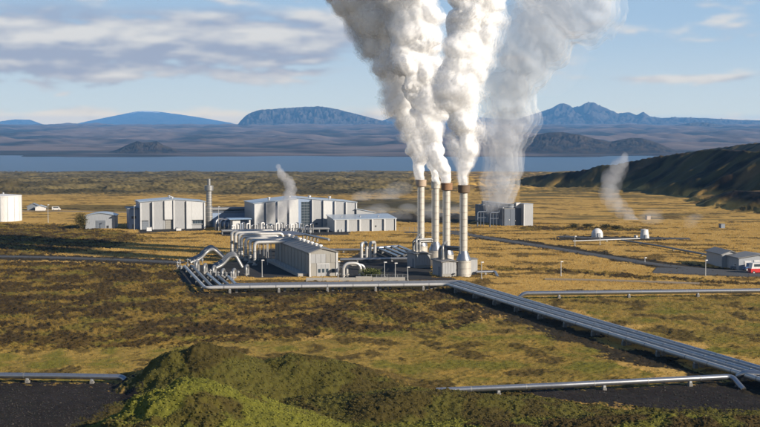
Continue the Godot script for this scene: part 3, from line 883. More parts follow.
func separator_station() -> void:
	var s4 := P(463.6, 276.0)
	var s1 := P(420.8, 262.0)
	s1 = Vector3(14.6, 0, -427.0)
	var s3 := Vector3(21.9, 0, -394.5)
	var s2 := Vector3(18.95, 0, -409.0)
	stack_tower(s1, M.rust_pale, "pale rust capped steel chimney farthest along the row, beside the farther hut", true)
	stack_tower(s2, M.stack, "steel chimney with a narrow silver cap, second along the row", false)
	stack_tower(s3, M.rust, "steel chimney with an orange rusty cap, third along the row", true)
	stack_tower(s4, M.rust_dark, "steel chimney with a dark rusty cap and bare round base drum above the pipeline bend", true)
	var b := valve_hut(P(442.2, 277.0), 4.8, 9.0, 4.6, "grey panelled hut nearer the pipeline, beside the dark capped chimney")
	var a := valve_hut(P(415.6, 268.2), 5.2, 9.0, 4.6, "grey panelled hut farther from the pipeline, by the pale capped chimney")
	var e := thing("annex_hut", "narrow pale hut tucked behind the base drum of the dark capped chimney", "hut", P(467.5, 275.0), YAW)
	box("wall", M.cladding_pale, e, Vector3(0, -0.4, -3.6), Vector3(3.4, 4.9, 0))
	box("roof", M.roof_grey, e, Vector3(-0.15, 4.904, -3.8), Vector3(3.6, 5.1, 0.2))
	var k := 0
	for pair in [[b, s3, s4], [a, s1, s2]]:
		for j in 2:
			var hut: Node3D = pair[0]
			for i in 2:
				var from: Vector3 = hut.position + Vector3(1.6 + i * 1.3, 0, -4.0 - j * 3.0 - i * 0.4).rotated(Vector3.UP, deg_to_rad(YAW))
				var to: Vector3 = pair[1 + j]
				var dir := (to - from)
				dir.y = 0
				var end := from + dir * 0.9
				var t := thing("steam_duct", "bent silver duct rising from the hut roof to a chimney", "pipe", from, 0, "ducts between huts and chimneys")
				bent(t, "duct", [Vector3(0, 4.7, 0), Vector3(0, 9.4 - j * 0.5 - i * 0.8, 0), Vector3(end.x - from.x, 9.4 - j * 0.5 - i * 0.8, end.z - from.z), Vector3(end.x - from.x, 5.6, end.z - from.z)], 0.42, 1.4, M.pipe_dull)
				part("collar", lathe([Vector2(0.43, 0), Vector2(0.6, 0), Vector2(0.6, 0.3), Vector2(0.43, 0.3)], 14), M.band, t, Vector3(0, 5.1, 0))
				k += 1

func cooling_tower() -> void:
	var t := thing("cooling_tower", "dark blue louvred cooling block with fan cylinders under the wide grey steam", "cooling tower", P(504.2, 225.8), YAW)
	var w := 9.4
	var l := 39.0
	box("front_wall", M.cladding_dark, t, Vector3(0, -0.5, -0.3), Vector3(w, 8.4, 0))
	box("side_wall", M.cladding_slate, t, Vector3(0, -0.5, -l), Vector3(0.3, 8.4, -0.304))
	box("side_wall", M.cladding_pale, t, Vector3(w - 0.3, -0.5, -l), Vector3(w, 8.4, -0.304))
	box("back_wall", M.cladding_blue_shade, t, Vector3(0.304, -0.5, -l), Vector3(w - 0.304, 8.4, -l + 0.3))
	box("deck", M.roof_grey, t, Vector3(-0.1, 8.404, -l - 0.1), Vector3(w + 0.1, 8.7, 0.1))
	for k in 6:
		var z := -l + 0.4 + k * 6.4
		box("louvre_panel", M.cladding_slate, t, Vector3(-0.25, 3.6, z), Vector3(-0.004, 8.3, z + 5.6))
		box("intake", M.cladding_dark, t, Vector3(-0.12, 0.0, z), Vector3(-0.004, 3.3, z + 5.6))
		box("rib", M.cladding_grey, t, Vector3(-0.5, -0.2, z + 5.65), Vector3(-0.004, 9.3, z + 6.1))
		part("fan_cylinder", lathe([Vector2(2.6, 0), Vector2(2.3, 0.8), Vector2(2.45, 1.9), Vector2(2.3, 1.9), Vector2(2.15, 0.8), Vector2(2.15, 0.05), Vector2(0, 0.05)], 20), M.cladding_dark, t, Vector3(w / 2, 8.71, z + 2.9))
	for k in 3: box("front_panel", M.cladding_slate, t, Vector3(0.2 + k * 3.05, 0.0, 0.004), Vector3(3.1 + k * 3.05, 8.2, 0.1))
	box("rail", M.steel, t, Vector3(0.0, 9.55, -0.1), Vector3(w, 9.65, 0.0))
	box("lamp_box", M.white_paint, t, Vector3(2.4, 2.7, 0.104), Vector3(2.9, 3.1, 0.3))
	box("lamp_box", M.white_paint, t, Vector3(5.8, 2.2, 0.104), Vector3(6.2, 2.7, 0.3))
	var e := thing("stair_tower", "sunlit pale grey box tower at the end of the dark cooling block", "building", P(523.4, 225.9), YAW)
	box("wall", M.cladding_pale, e, Vector3(0.2, -0.5, -7), Vector3(5.2, 10.7, 0))
	box("parapet", M.cladding_grey, e, Vector3(0.1, 10.704, -7.1), Vector3(5.3, 11.0, 0.1))
	box("corner_strip", M.cladding_white, e, Vector3(0.15, -0.4, 0.004), Vector3(0.6, 10.6, 0.12))
	var r := thing("roof_cabin", "small white cabin on the roof of the dark cooling block", "cabin", P(520, 225.9) + Vector3(0, 8.72, -4), YAW)
	box("wall", M.white_paint, r, Vector3(-1.6, 0, -2.4), Vector3(0.8, 2.6, 0))
	box("roof", M.roof_grey, r, Vector3(-1.7, 2.604, -2.5), Vector3(0.9, 2.75, 0.1))
	for q in [[477.5, 226.0], [490.0, 227.0]]:
		var p := thing("riser_pipe", "dark pipe arch standing against the louvred side of the cooling block", "pipe", P(q[0], q[1]), YAW, "pipe arches at the cooling block")
		bent(p, "arch", [Vector3(0, -0.3, 0), Vector3(0, 7.0, 0), Vector3(4.6, 7.0, 0), Vector3(4.6, 8.0, 0)], 0.35, 1.0, M.cladding_slate)
		box("brace", M.cladding_slate, p, Vector3(-0.1, 4.0, -0.1), Vector3(4.6, 4.25, 0.1))
		for s in [1.6, 3.2]: box("post", M.cladding_slate, p, Vector3(s, -0.3, -0.1), Vector3(s + 0.25, 6.8, 0.12))

# ---------------------------------------------------------------- pipes
func saddle(t: Node3D, at: Vector3, dir: Vector3, h: float, r: float) -> void:
	var o := Node3D.new()
	o.name = "support"
	t.add_child(o, true)
	o.position = at
	o.rotation.y = atan2(dir.x, dir.z)
	box("footing", M.footing, o, Vector3(-r * 0.9, -0.9, -0.35), Vector3(r * 0.9, maxf(0.15, h - r - 0.25), 0.35))
	box("saddle_plate", M.steel, o, Vector3(-r * 0.7, maxf(0.154, h - r - 0.246), -0.25), Vector3(r * 0.7, h - r * 0.75, 0.25))

# a pipe along ground points with the heights of its axis; supports under the straight runs
func pipeline(called: String, label: String, group: String, pts: Array, r: float, rad: float, every: float, m: Material, bands := 12.0, hidden := 0) -> Node3D:
	var p0: Vector3 = pts[0]
	var base := Vector3(p0.x, 0, p0.z)
	var t := thing(called, label, "pipe", base, 0, group)
	var loc := []
	for p in pts: loc.append(p - base)
	part("pipe", tube(fillet(loc, rad, 8), r, 18), m, t)
	for i in range(hidden, loc.size() - 1):
		var a: Vector3 = loc[i]
		var b: Vector3 = loc[i + 1]
		var dir := b - a
		var ln := dir.length()
		dir /= ln
		if ln < 3.0: continue
		if bands > 0:
			var nb := int((ln - 2 * rad) / bands)
			for k in nb:
				var c := a + dir * (rad + (k + 0.5) * (ln - 2 * rad) / nb)
				part("joint_band", tube(PackedVector3Array([c - dir * 0.12, c + dir * 0.12]), r * 1.045, 18), M.pipe_dull, t)
		if every > 0 and absf(dir.y) < 0.3:
			var n := maxi(1, int(ln / every))
			for k in n:
				var c2 := a + dir * ((k + 0.5) * ln / n)
				saddle(t, Vector3(c2.x, 0, c2.z), Vector3(dir.x, 0, dir.z), c2.y, r)
	return t

func lift(p: Vector3, h: float) -> Vector3:
	return Vector3(p.x, p.y + h, p.z)

func pipe_bundle() -> void:
	# five pipes come up from the right, turn before the chimneys and run left to the valve field
	var h := 1.6
	var a := P(747, 384.5)                 # axis of the nearest pipe on the ground
	var b := P(447, 290)
	var c := P(205, 293.5)
	var d1 := (b - a).normalized()
	var d2 := (c - b).normalized()
	var s1 := Vector3(-d1.z, 0, d1.x)    # to the right of the way
	var s2 := Vector3(-d2.z, 0, d2.x)
	var gap := 1.6
	var turns := [[184.5, 270.5], [192, 270], [208, 279], [218, 281], [228, 281]]
	var starts := [205.0, 212.0, 221.5, 229.0, 236.0]
	for k in 5:
		var o: float = k * gap
		var a2 := a + s1 * o - d1 * 30.0
		# where the two shifted runs cross
		var corner: Variant = Geometry2D.line_intersects_line(Vector2(a2.x, a2.z), Vector2(d1.x, d1.z), Vector2((b + s2 * o).x, (b + s2 * o).z), Vector2(d2.x, d2.z))
		var b2 := Vector3(corner.x, 0, corner.y)
		var c2 := P(starts[k], 293.5)
		c2 = b2 + d2 * (b2 - (c2 + s2 * o)).dot(-d2)
		var e2 := P(turns[k][0], turns[k][1])
		var e3 := e2 + (e2 - c2).normalized() * 4.0
		pipeline("pipeline", "silver pipe of the five pipe bundle that bends before the chimneys", "five parallel pipes of the main bundle", [lift(a2, h), lift(b2, h), lift(c2, h), lift(e2, h - 0.2), Vector3(e3.x, 0.4, e3.z)], 0.45, 1.6, 13.0, [M.pipe_bright, M.pipe_dull, M.pipe, M.pipe_dull, M.pipe][k], 7.0)
	pipeline("pipeline", "single silver pipe crossing the grass to the right of the main bundle", "", [lift(P(519, 299), 0.2), lift(P(524, 299), 1.5), lift(P(800, 295.5), 1.5), lift(P(900, 294), 1.5)], 0.6, 0.9, 16.0, M.pipe, 12.0)
	pipeline("pipeline", "silver pipe on concrete feet above black gravel, bent down at its end near the bundle", "", [lift(P(436, 396), 0.9), lift(P(560, 392), 1.15), lift(P(732, 384), 1.3), lift(P(744, 390), 0.0)], 0.5, 1.2, 12.0, M.pipe, 9.0)
	pipeline("pipeline", "silver pipe on concrete feet above black gravel, ending beside the mossy mound", "", [lift(P(-70, 382), 1.25), lift(P(60, 383), 1.25), lift(P(124, 383.5), 1.1), lift(P(130, 386.5), -0.5)], 0.52, 1.2, 11.0, M.pipe, 9.0)
	pipeline("pipeline", "short silver pipe elbow meeting the main bundle at its lower end", "", [lift(P(738, 383), 1.2), lift(P(745, 384), 2.0), lift(P(800, 389), 2.0), lift(P(830, 393), 2.0)], 0.55, 1.5, 20.0, M.pipe, 9.0)
	# thin pipes in the field beyond
	pipeline("pipeline", "thin pipe from the white dome to the white cone hut", "", [lift(P(573, 243), 0.8), lift(P(640, 240.5), 0.8)], 0.30, 0.5, 20.0, M.pipe_dull, 0)
	pipeline("pipeline", "thin dark pipe running from the white cone hut down to the grey depot", "", [lift(P(622, 242), 0.8), lift(P(660, 248), 0.8), lift(P(718, 259), 0.8)], 0.36, 0.5, 20.0, M.pipe_dull, 0)
	pipeline("pipeline", "pipe along the yard between the looped pipes and the farther hut", "", [lift(P(340, 262.5), 1.0), lift(P(409, 261.5), 1.0)], 0.55, 0.5, 12.0, M.pipe, 8.0)
	pipeline("pipeline", "pipe running behind the grey shed to the tall twin loops", "", [lift(P(326, 253), 1.2), lift(P(361, 253), 1.2)], 0.5, 0.5, 10.0, M.pipe, 8.0)
	pipeline("pipeline", "pipe stub beside the dark capped chimney ending in the grass", "", [lift(P(476, 275), 0.9), lift(P(495, 274.5), 0.9), lift(P(498, 276.5), -0.2)], 0.45, 0.8, 8.0, M.pipe, 0)
	for k in 4:
		pipeline("pipeline", "bluish pipe of the slanting group behind the yard", "slanting pipes behind the yard", [lift(P(364 + k * 7, 252.5 - k * 0.5), 1.5), lift(P(378 + k * 7, 252 - k * 0.7), 1.5), lift(P(398 + k * 6.5, 260.5 - k * 0.8), 1.5)], 0.5, 1.0, 14.0, M.pipe, 0)
	for k in 5:
		pipeline("pipeline", "grey pipe of the group that slants past the roof vents of the long shed", "pipes behind the long shed", [lift(P(274, 239.5 - k * 0.7), 2.0), lift(P(306 - k * 3, 239.5 - k * 0.7), 2.0), lift(P(329 - k * 4, 244.5 - k * 0.9), 2.0)], 0.5, 1.0, 16.0, M.pipe, 0)

func portals() -> void:
	var dx := Vector3.RIGHT.rotated(Vector3.UP, deg_to_rad(YAW))
	for set_ in [[P(254.6, 265.3), 4, 8.0, 13.6, 7.8, "nearer"], [P(239.2, 258.6), 3, 7.5, 16.0, 8.7, "farther"]]:
		var u := Vector3(-sin(deg_to_rad(YAW)), 0, -cos(deg_to_rad(YAW)))
		for k in set_[1]:
			var a: Vector3 = set_[0] + u * (k * float(set_[2]))
			var b: Vector3 = a + dx * float(set_[3])
			var hgt: float = set_[4]
			var t := thing("portal_pipe", "upright silver pipe loop of the %s set beside the long grey shed" % set_[5], "pipe", a, 0, "%s set of pipe loops over the road" % set_[5])
			bent(t, "loop", [Vector3(0, 0.2, 0), Vector3(0, hgt, 0), b - a + Vector3.UP * hgt, b - a + Vector3.UP * (hgt - 4.5)], 0.56, 1.5, M.pipe_bright)
			for q in [2.2, 4.6]: part("joint_band", tube(PackedVector3Array([Vector3(0, q, 0), Vector3(0, q + 0.25, 0)]), 0.64, 14), M.pipe_dull, t)
			part("foot", lathe([Vector2(1.0, -0.4), Vector2(1.0, 0.25), Vector2(0.6, 0.5), Vector2(0, 0.5)], 14), M.concrete, t)
			part("valve", lathe([Vector2(0.0, 0.0), Vector2(0.75, 0.0), Vector2(0.75, 0.5), Vector2(0.0, 0.5)], 14), M.pipe_dull, t, Vector3(0, 1.2, 0))
			for q in [0.33, 0.66]: box("post", M.steel, t, (b - a) * q + Vector3(-0.12, -0.3, -0.12), (b - a) * q + Vector3(0.12, hgt - 0.6, 0.12))

func humps() -> void:
	# bundles that climb over the service road in an arch
	for set_ in [["farther", 190.0, 263.5, 200.0, 208.0, 226.0, 261.5, 4.2, 3], ["nearer", 214.0, 269.5, 222.0, 230.0, 242.0, 268.5, 4.0, 3]]:
		for k in set_[8]:
			var dy: float = -1.5 * k
			var p0 := lift(P(set_[1] - k * 0.8, set_[2] + dy), 0.25)
			var p1 := lift(P(set_[3] - k * 0.6, set_[2] + dy - 0.6), 1.2)
			var p2 := lift(P(set_[4] - k * 0.6, set_[2] + dy - 1.0), set_[7])
			var p3 := lift(P(set_[4] + 5.5 - k * 0.6, set_[6] + dy), set_[7] + 0.3)
			var p4 := lift(P(set_[5] - k * 0.6, set_[6] + dy), 0.3)
			pipeline("arched_pipe", "silver pipe arching over the service road in the %s hump" % set_[0], "pipes of the %s hump" % set_[0], [p0, p1, p2, p3, p4], 0.60, 3.0, 0.0, M.pipe_dull, 0)
	# valves and posts standing among the pipes on the left
	for q in [[177.5, 268, 3.0], [181, 270, 2.2], [187.5, 266.5, 3.6], [191, 268, 2.0], [197, 268.5, 2.2], [208, 276.5, 2.2], [210.5, 277, 3.2], [218, 277.5, 2.6], [222, 278.5, 1.8], [226, 277.5, 2.4], [231, 279.5, 3.2], [202, 262, 2.0], [179.5, 264.5, 2.6], [194, 265, 2.8], [214, 275, 2.0], [238, 274, 1.6]]:
		var t := thing("valve_post", "small upright valve with handwheel among the sloping pipes", "valve", P(q[0], q[1] + 2.0), 0, "valves among the sloping pipes")
		var hh: float = q[2] * 0.8 + 0.5
		part("stem", lathe([Vector2(0.15, -0.3), Vector2(0.15, hh), Vector2(0, hh)], 10), M.pipe_bright if int(q[0]) % 3 == 0 else M.pipe_dull, t)
		part("body", lathe([Vector2(0, 0.9), Vector2(0.5, 1.0), Vector2(0.5, 1.6), Vector2(0, 1.7)], 12), M.pipe_dull, t)
		part("handwheel", lathe([Vector2(0.1, hh - 0.5), Vector2(0.55, hh - 0.5), Vector2(0.55, hh - 0.38), Vector2(0.1, hh - 0.38)], 14), M.steel, t)
	for q in [[196, 272, 3.2], [204, 274, 2.8], [213, 277, 3.0], [222, 279, 2.6], [233, 279.5, 2.8], [246, 276, 3.0]]:
		var tl := thing("expansion_loop", "low thick grey pipe loop among the sloping pipes and valves", "pipe", P(q[0], q[1]), YAW, "low pipe loops in the valve field")
		bent(tl, "loop", [Vector3(0, -0.3, 0), Vector3(0, q[2], 0), Vector3(1.2, q[2], -3.4), Vector3(1.2, -0.3, -3.4)], 0.5, 1.3, M.pipe_dull)
		part("flange", lathe([Vector2(0.51, 0.5), Vector2(0.72, 0.5), Vector2(0.72, 0.75), Vector2(0.51, 0.75)], 14), M.band, tl)
	# large loops in the yard by the end of the long shed
	for q in [[343.4, 277.3, 360.6, 4.3, 0.5], [347.0, 276.4, 364.5, 3.6, 0.42]]:
		var a := P(q[0], q[1])
		var b := P(q[2], q[1] - 0.4)
		var hh2: float = q[3]
		var t2 := thing("loop_pipe", "round silver pipe arch beside the gable of the long grey shed", "pipe", a, 0, "pipe arches beside the shed gable")
		bent(t2, "arch", [Vector3(0, -0.3, 0), Vector3(0, hh2, 0), b - a + Vector3.UP * hh2, b - a + Vector3.UP * -0.3], q[4], 2.4, M.pipe_bright)
		for e in [0.0, 1.0]: part("flange", lathe([Vector2(0.3, 0), Vector2(0.75, 0), Vector2(0.75, 0.25), Vector2(0.3, 0.25)], 14), M.band, t2, (b - a) * e + Vector3(0, 0.5, 0))
	for q in [[340.5, 276.0, 2.6], [338.5, 275.0, 3.4], [366.0, 277.0, 1.4]]:
		var t5 := thing("stub_pipe", "short capped standpipe among the pipe arches beside the shed gable", "pipe", P(q[0], q[1]), 0, "standpipes beside the shed gable")
		part("stem", lathe([Vector2(0.3, -0.3), Vector2(0.3, q[2]), Vector2(0.45, q[2]), Vector2(0.45, q[2] + 0.25), Vector2(0, q[2] + 0.35)], 12), M.pipe, t5)
		part("collar", lathe([Vector2(0.31, 0.6), Vector2(0.5, 0.6), Vector2(0.5, 0.8), Vector2(0.31, 0.8)], 12), M.band, t5)
	for q in [[361.5, 261.5], [370.0, 261.0]]:
		var a3 := P(q[0], q[1])
		var t3 := thing("loop_pipe", "tall narrow twin legged pipe loop standing behind the yard", "pipe", a3, 0, "tall pipe loops behind the yard")
		bent(t3, "arch", [Vector3(0, -0.3, 0), Vector3(0, 6.3, 0), Vector3(1.7, 6.3, -4.5), Vector3(1.7, -0.3, -4.5)], 0.55, 1.2, M.pipe_bright)
		box("brace", M.steel, t3, Vector3(-0.1, 2.2, -0.3), Vector3(1.6, 2.5, -0.1))
	# risers in front of the turbine hall
	for k in 17:
		var px := 232.0 + k * 4.9
		var a4 := P(px, 233.6 + 0.5 * sin(k * 1.7))
		var hh3 := 3.6 + 1.2 * absf(sin(k * 2.3))
		var t4 := thing("riser_pipe", "slender silver pipe riser in the row before the turbine hall", "pipe", a4, YAW, "pipe risers before the turbine hall")
		bent(t4, "riser", [Vector3(0, -0.3, 0), Vector3(0, hh3, 0), Vector3(1.5, hh3, -1.2), Vector3(1.5, 0.4, -1.2)], 0.3, 0.6, M.pipe if k % 3 else M.white_paint)
		box("valve_box", M.cladding_dark if k % 2 else M.cladding_pale, t4, Vector3(-0.5, 0.6, -0.5), Vector3(0.5, 1.7, 0.5))
	var g := thing("pipe_rack", "long dark steel rack carrying pipes before the turbine hall", "rack", P(222, 234.4), YAW)
	for k in 3: part("rack_pipe", tube(PackedVector3Array([Vector3(0, 1.5 + k * 0.1, -k * 1.1), Vector3(50, 1.5 + k * 0.1, -k * 1.1)]), 0.38, 10), M.pipe_dull, g)
	for k in 13: box("rack_post", M.steel, g, Vector3(k * 4.1, -0.3, -2.6), Vector3(k * 4.1 + 0.25, 1.1, 0.4))
	var c := thing("pump_house", "small white walled pump house with a blue roof before the turbine hall", "building", P(231.5, 231.6), YAW)
	box("roof", M.roof_blue, c, Vector3(-1.2, 5.6, -8), Vector3(9.4, 5.95, 0.8))
	box("wall", M.white_paint, c, Vector3(0.6, -0.4, -7), Vector3(4.2, 5.595, -0.4))
	box("post", M.white_paint, c, Vector3(8.2, -0.4, -0.5), Vector3(8.9, 5.595, 0.1))
	box("back_wall", M.cladding_blue_shade, c, Vector3(4.204, -0.4, -7), Vector3(8.6, 5.595, -6.6))
	for k in 4:
		var t6 := thing("tank_pipe", "fat curved pipe rising between the vent tower and the pump house", "pipe", P(216 + k * 4.4, 230.4), YAW, "curved pipes beside the pump house")
		bent(t6, "bend", [Vector3(0, -0.3, 0), Vector3(0, 5.2 - k * 0.3, 0), Vector3(4.0, 5.2 - k * 0.3, -3), Vector3(4.0, 4.2, -5)], 0.55, 2.0, M.pipe)
		part("flange", lathe([Vector2(0.56, 1.0), Vector2(0.8, 1.0), Vector2(0.8, 1.3), Vector2(0.56, 1.3)], 14), M.band, t6)
	var v := thing("service_block", "long low dark blue block between the vent tower and the turbine hall", "building", P(211, 227.5), YAW)
	box("wall", M.cladding_blue_shade, v, Vector3(0, -0.5, -9), Vector3(20, 7.0, -3))
	box("roof", M.cladding_dark, v, Vector3(-0.3, 7.004, -9.4), Vector3(20.3, 7.5, -2.6))
	part("duct", tube(PackedVector3Array([Vector3(0.5, 8.6, -5), Vector3(19, 8.6, -5)]), 1.0, 16), M.pipe_dull, v)

# ---------------------------------------------------------------- outlying things
func small_buildings() -> void:
	var t := thing("storage_tank", "large white round tank with vertical panel seams at the left edge of the plain", "tank", P(3.5, 220.6), 8.0)
	var r := 9.4
	part("shell_wall", lathe([Vector2(r, -0.5), Vector2(r, 13.2)], 16), M.white_paint, t)
	part("roof", lathe([Vector2(r + 0.15, 13.0), Vector2(r + 0.15, 13.4), Vector2(0, 14.2)], 16), M.white_paint, t)
	part("roof_vent", lathe([Vector2(0.5, 14.1), Vector2(0.5, 14.8), Vector2(0, 15.0)], 12), M.steel, t)
	for k in 16: box("seam", M.cladding_grey, t, Vector3(-0.1, -0.3, r - 0.12), Vector3(0.1, 13.0, r + 0.05)).transform = Transform3D(Basis(Vector3.UP, TAU * k / 16), Vector3(0, 6.35, 0) + Vector3(sin(TAU * k / 16), 0, cos(TAU * k / 16)) * r)
	var s := thing("utility_shed", "pale blue grey shed with a curved roof and a wide door beside a dark bush", "shed", P(85, 228.6), 6.0)
	var arc := [Vector2(0, -0.5), Vector2(14.2, -0.5), Vector2(14.2, 5.9)]
	for k in range(1, 10): arc.append(Vector2(14.2 - 1.42 * k, 5.9 + 1.3 * sin(PI * k / 10.0)))
	arc.append(Vector2(0, 5.9))
	part("front_wall", prism(arc, -0.3, 0), M.cladding_grey, s)
	part("back_wall", prism(arc, -12, -11.7), M.cladding_grey, s)
	box("side_wall", M.cladding_grey, s, Vector3(0, -0.5, -11.7), Vector3(0.3, 5.85, -0.3))
	box("side_wall", M.cladding_grey, s, Vector3(13.9, -0.5, -11.7), Vector3(14.2, 5.85, -0.3))
	var rf := []
	for k in 11: rf.append(Vector2(14.6 - 1.5 * k + 0.2, 5.95 + 1.35 * sin(PI * k / 10.0)))
	for k in range(10, -1, -1): rf.append(Vector2(14.6 - 1.5 * k + 0.2, 6.2 + 1.35 * sin(PI * k / 10.0)))
	part("roof", prism(rf, -12.3, 0.4), M.roof_pale, s)
	door(s, M.cladding_dark, 5.0, 9.6, 3.9, 0.003, 4)
	box("pillar", M.cladding_pale, s, Vector3(0.1, -0.2, 0.003), Vector3(0.6, 5.8, 0.15))
	box("pillar", M.cladding_pale, s, Vector3(13.6, -0.2, 0.003), Vector3(14.1, 5.8, 0.15))
	box("meter_box", M.dark, s, Vector3(10.4, 0.3, 0.003), Vector3(11.2, 1.4, 0.3))
	var f := thing("farm_building", "low far dark roofed cabin on the golden strip beyond the tank", "building", P(27, 210.4), 12)
	shell(f, 7.0, 8.0, 2.4, 4.0, 3.5, 2.4, M.cladding_dark, M.cladding_dark, M.white_paint, M.cladding_dark)
	var f2 := thing("farm_building", "low far white fronted shed joined beside the dark roofed cabin", "building", P(35, 210.6), 12)
	shell(f2, 6.0, 6.0, 2.0, 3.0, 3.0, 2.0, M.white_paint, M.white_paint, M.white_paint, M.roof_pale)
	# the depot on the right
	var d := thing("depot", "grey gabled workshop at the yard with a smaller door bay", "building", P(722, 267.4), 6.0)
	shell(d, 6.2, 14.0, 4.3, 5.4, 3.1, 4.3, M.cladding_pale, M.cladding_grey, M.cladding_grey, M.roof_grey)
	for k in 4: box("wall_panel", M.cladding_grey, d, Vector3(0.15 + k * 1.5, 2.8, 0.003), Vector3(1.55 + k * 1.5, 4.1, 0.06))
	glazing(d, 2.2, 4.2, 1.9, 3.3, 0.065, 2, 2)
	door(d, M.cladding_pale, 2.2, 4.4, 1.7, 0.065, 3)
	var e := thing("depot", "wider grey workshop with a broad roof behind the parked truck", "building", P(739, 270.6), 6.0)
	shell(e, 14.0, 11.0, 4.0, 5.0, 7.0, 4.0, M.cladding_grey, M.cladding_grey, M.cladding_grey, M.roof_grey)
	door(e, M.white_paint, 1.8, 4.2, 3.2, 0.003, 4)
	door(e, M.white_paint, 5.0, 8.4, 3.4, 0.003, 4)
	for k in 3: box("wall_panel", M.cladding_pale, e, Vector3(8.8 + k * 1.6, 0.1, 0.003), Vector3(10.3 + k * 1.6, 3.6, 0.06))
	var c := thing("container", "dark red shipping container beside the grey gabled workshop", "container", P(717.3, 265.0), 6.0)
	box("body", M.red_dull, c, Vector3(0, 0, -6), Vector3(1.6, 2.7, 0))
	for k in 4: box("rib", M.red_dull, c, Vector3(0.1 + k * 0.4, 0.1, 0.003), Vector3(0.3 + k * 0.4, 2.6, 0.06))
	box("bar", M.steel, c, Vector3(0.75, 0.1, 0.063), Vector3(0.82, 2.6, 0.1))
	# well huts
	var w := thing("well_dome", "white faceted dome over a well in the golden field", "dome", P(597.4, 237.0), 10)
	var prof := []
	for k in 6: prof.append(Vector2(2.6 * cos(PI / 2 * k / 5.0), 1.0 + 2.9 * sin(PI / 2 * k / 5.0)))
	part("shell_wall", lathe([Vector2(2.6, -0.4), Vector2(2.6, 1.0)], 9), M.white_paint, w)
	part("dome_roof", lathe(prof, 9), M.white_paint, w)
	box("door", M.cladding_grey, w, Vector3(-0.6, -0.2, 2.35), Vector3(0.6, 1.9, 2.7))
	var u := thing("well_cone", "white tapered well hut with flat top in the golden field", "hut", P(644.6, 238.8), 10)
	part("shell_wall", lathe([Vector2(2.15, -0.4), Vector2(1.95, 1.2), Vector2(1.55, 3.9)], 10), M.white_paint, u)
	part("roof", lathe([Vector2(1.65, 3.88), Vector2(1.65, 4.05), Vector2(0, 4.3)], 10), M.white_paint, u)
	box("door", M.cladding_grey, u, Vector3(-0.5, -0.2, 1.75), Vector3(0.5, 1.9, 2.2))
	for q in [[636, 238.0, "small white box left of the tapered well hut"], [648, 219.5, "tan cube shaped cabin near the ground steam"], [722, 228.0, "small dark cabin on the dark ground beyond the field"]]:
		var k2 := thing("field_cabin", q[2], "cabin", P(q[0], q[1]), 15)
		var big := 2.2 if q[0] > 640 else 1.3
		var mm: Material = M.white_paint if q[0] < 640 else (M.rust_pale if q[0] < 700 else M.cladding_dark)
		box("wall", mm, k2, Vector3(-big / 2, -0.3, -big / 2), Vector3(big / 2, big * 0.85, big / 2))
		box("roof", M.roof_grey, k2, Vector3(-big / 2 - 0.1, big * 0.85 + 0.004, -big / 2 - 0.1), Vector3(big / 2 + 0.1, big * 0.95, big / 2 + 0.1))

func car(called: String, label: String, cat: String, at: Vector3, turn: float, side: Array, cabin: Array, wide: float, body: Material, top: Material, wheels: Array, wr: float) -> void:
	var t := thing(called, label, cat, at, turn)
	part("body", prism(PackedVector2Array(side), -wide / 2, wide / 2), body, t)
	var c := part("cabin", prism(PackedVector2Array(cabin), -wide / 2 + 0.08, wide / 2 - 0.08), top, t)
	var lo := Vector2(1e9, 1e9)
	var hi := -lo
	for q in cabin:
		lo = lo.min(q)
		hi = hi.max(q)
	for s in [-1.0, 1.0]:
		box("window", M.glass, c, Vector3(lerpf(lo.x, hi.x, 0.16), lerpf(lo.y, hi.y, 0.35), s * (wide / 2 - 0.075)), Vector3(lerpf(lo.x, hi.x, 0.84), lerpf(lo.y, hi.y, 0.82), s * (wide / 2 - 0.04)))
	for x in wheels:
		for s in [-1.0, 1.0]:
			var w := part("wheel", lathe([Vector2(0, -0.13), Vector2(wr, -0.13), Vector2(wr, 0.13), Vector2(0, 0.13)], 18), M.rubber, t, Vector3(x, wr, s * (wide / 2 - 0.1)), Vector3(90, 0, 0))
			part("rim", lathe([Vector2(0, -0.16), Vector2(wr * 0.55, -0.15), Vector2(wr * 0.55, 0.15), Vector2(0, 0.16)], 12), M.steel, w)
	for s in [-0.6, 0.6]: box("headlight", M.white_paint, t, Vector3(hi.x if hi.x > side[1].x else side[1].x - 0.02, 0.75, s - 0.15), Vector3(side[1].x + 0.03, 0.95, s + 0.15))

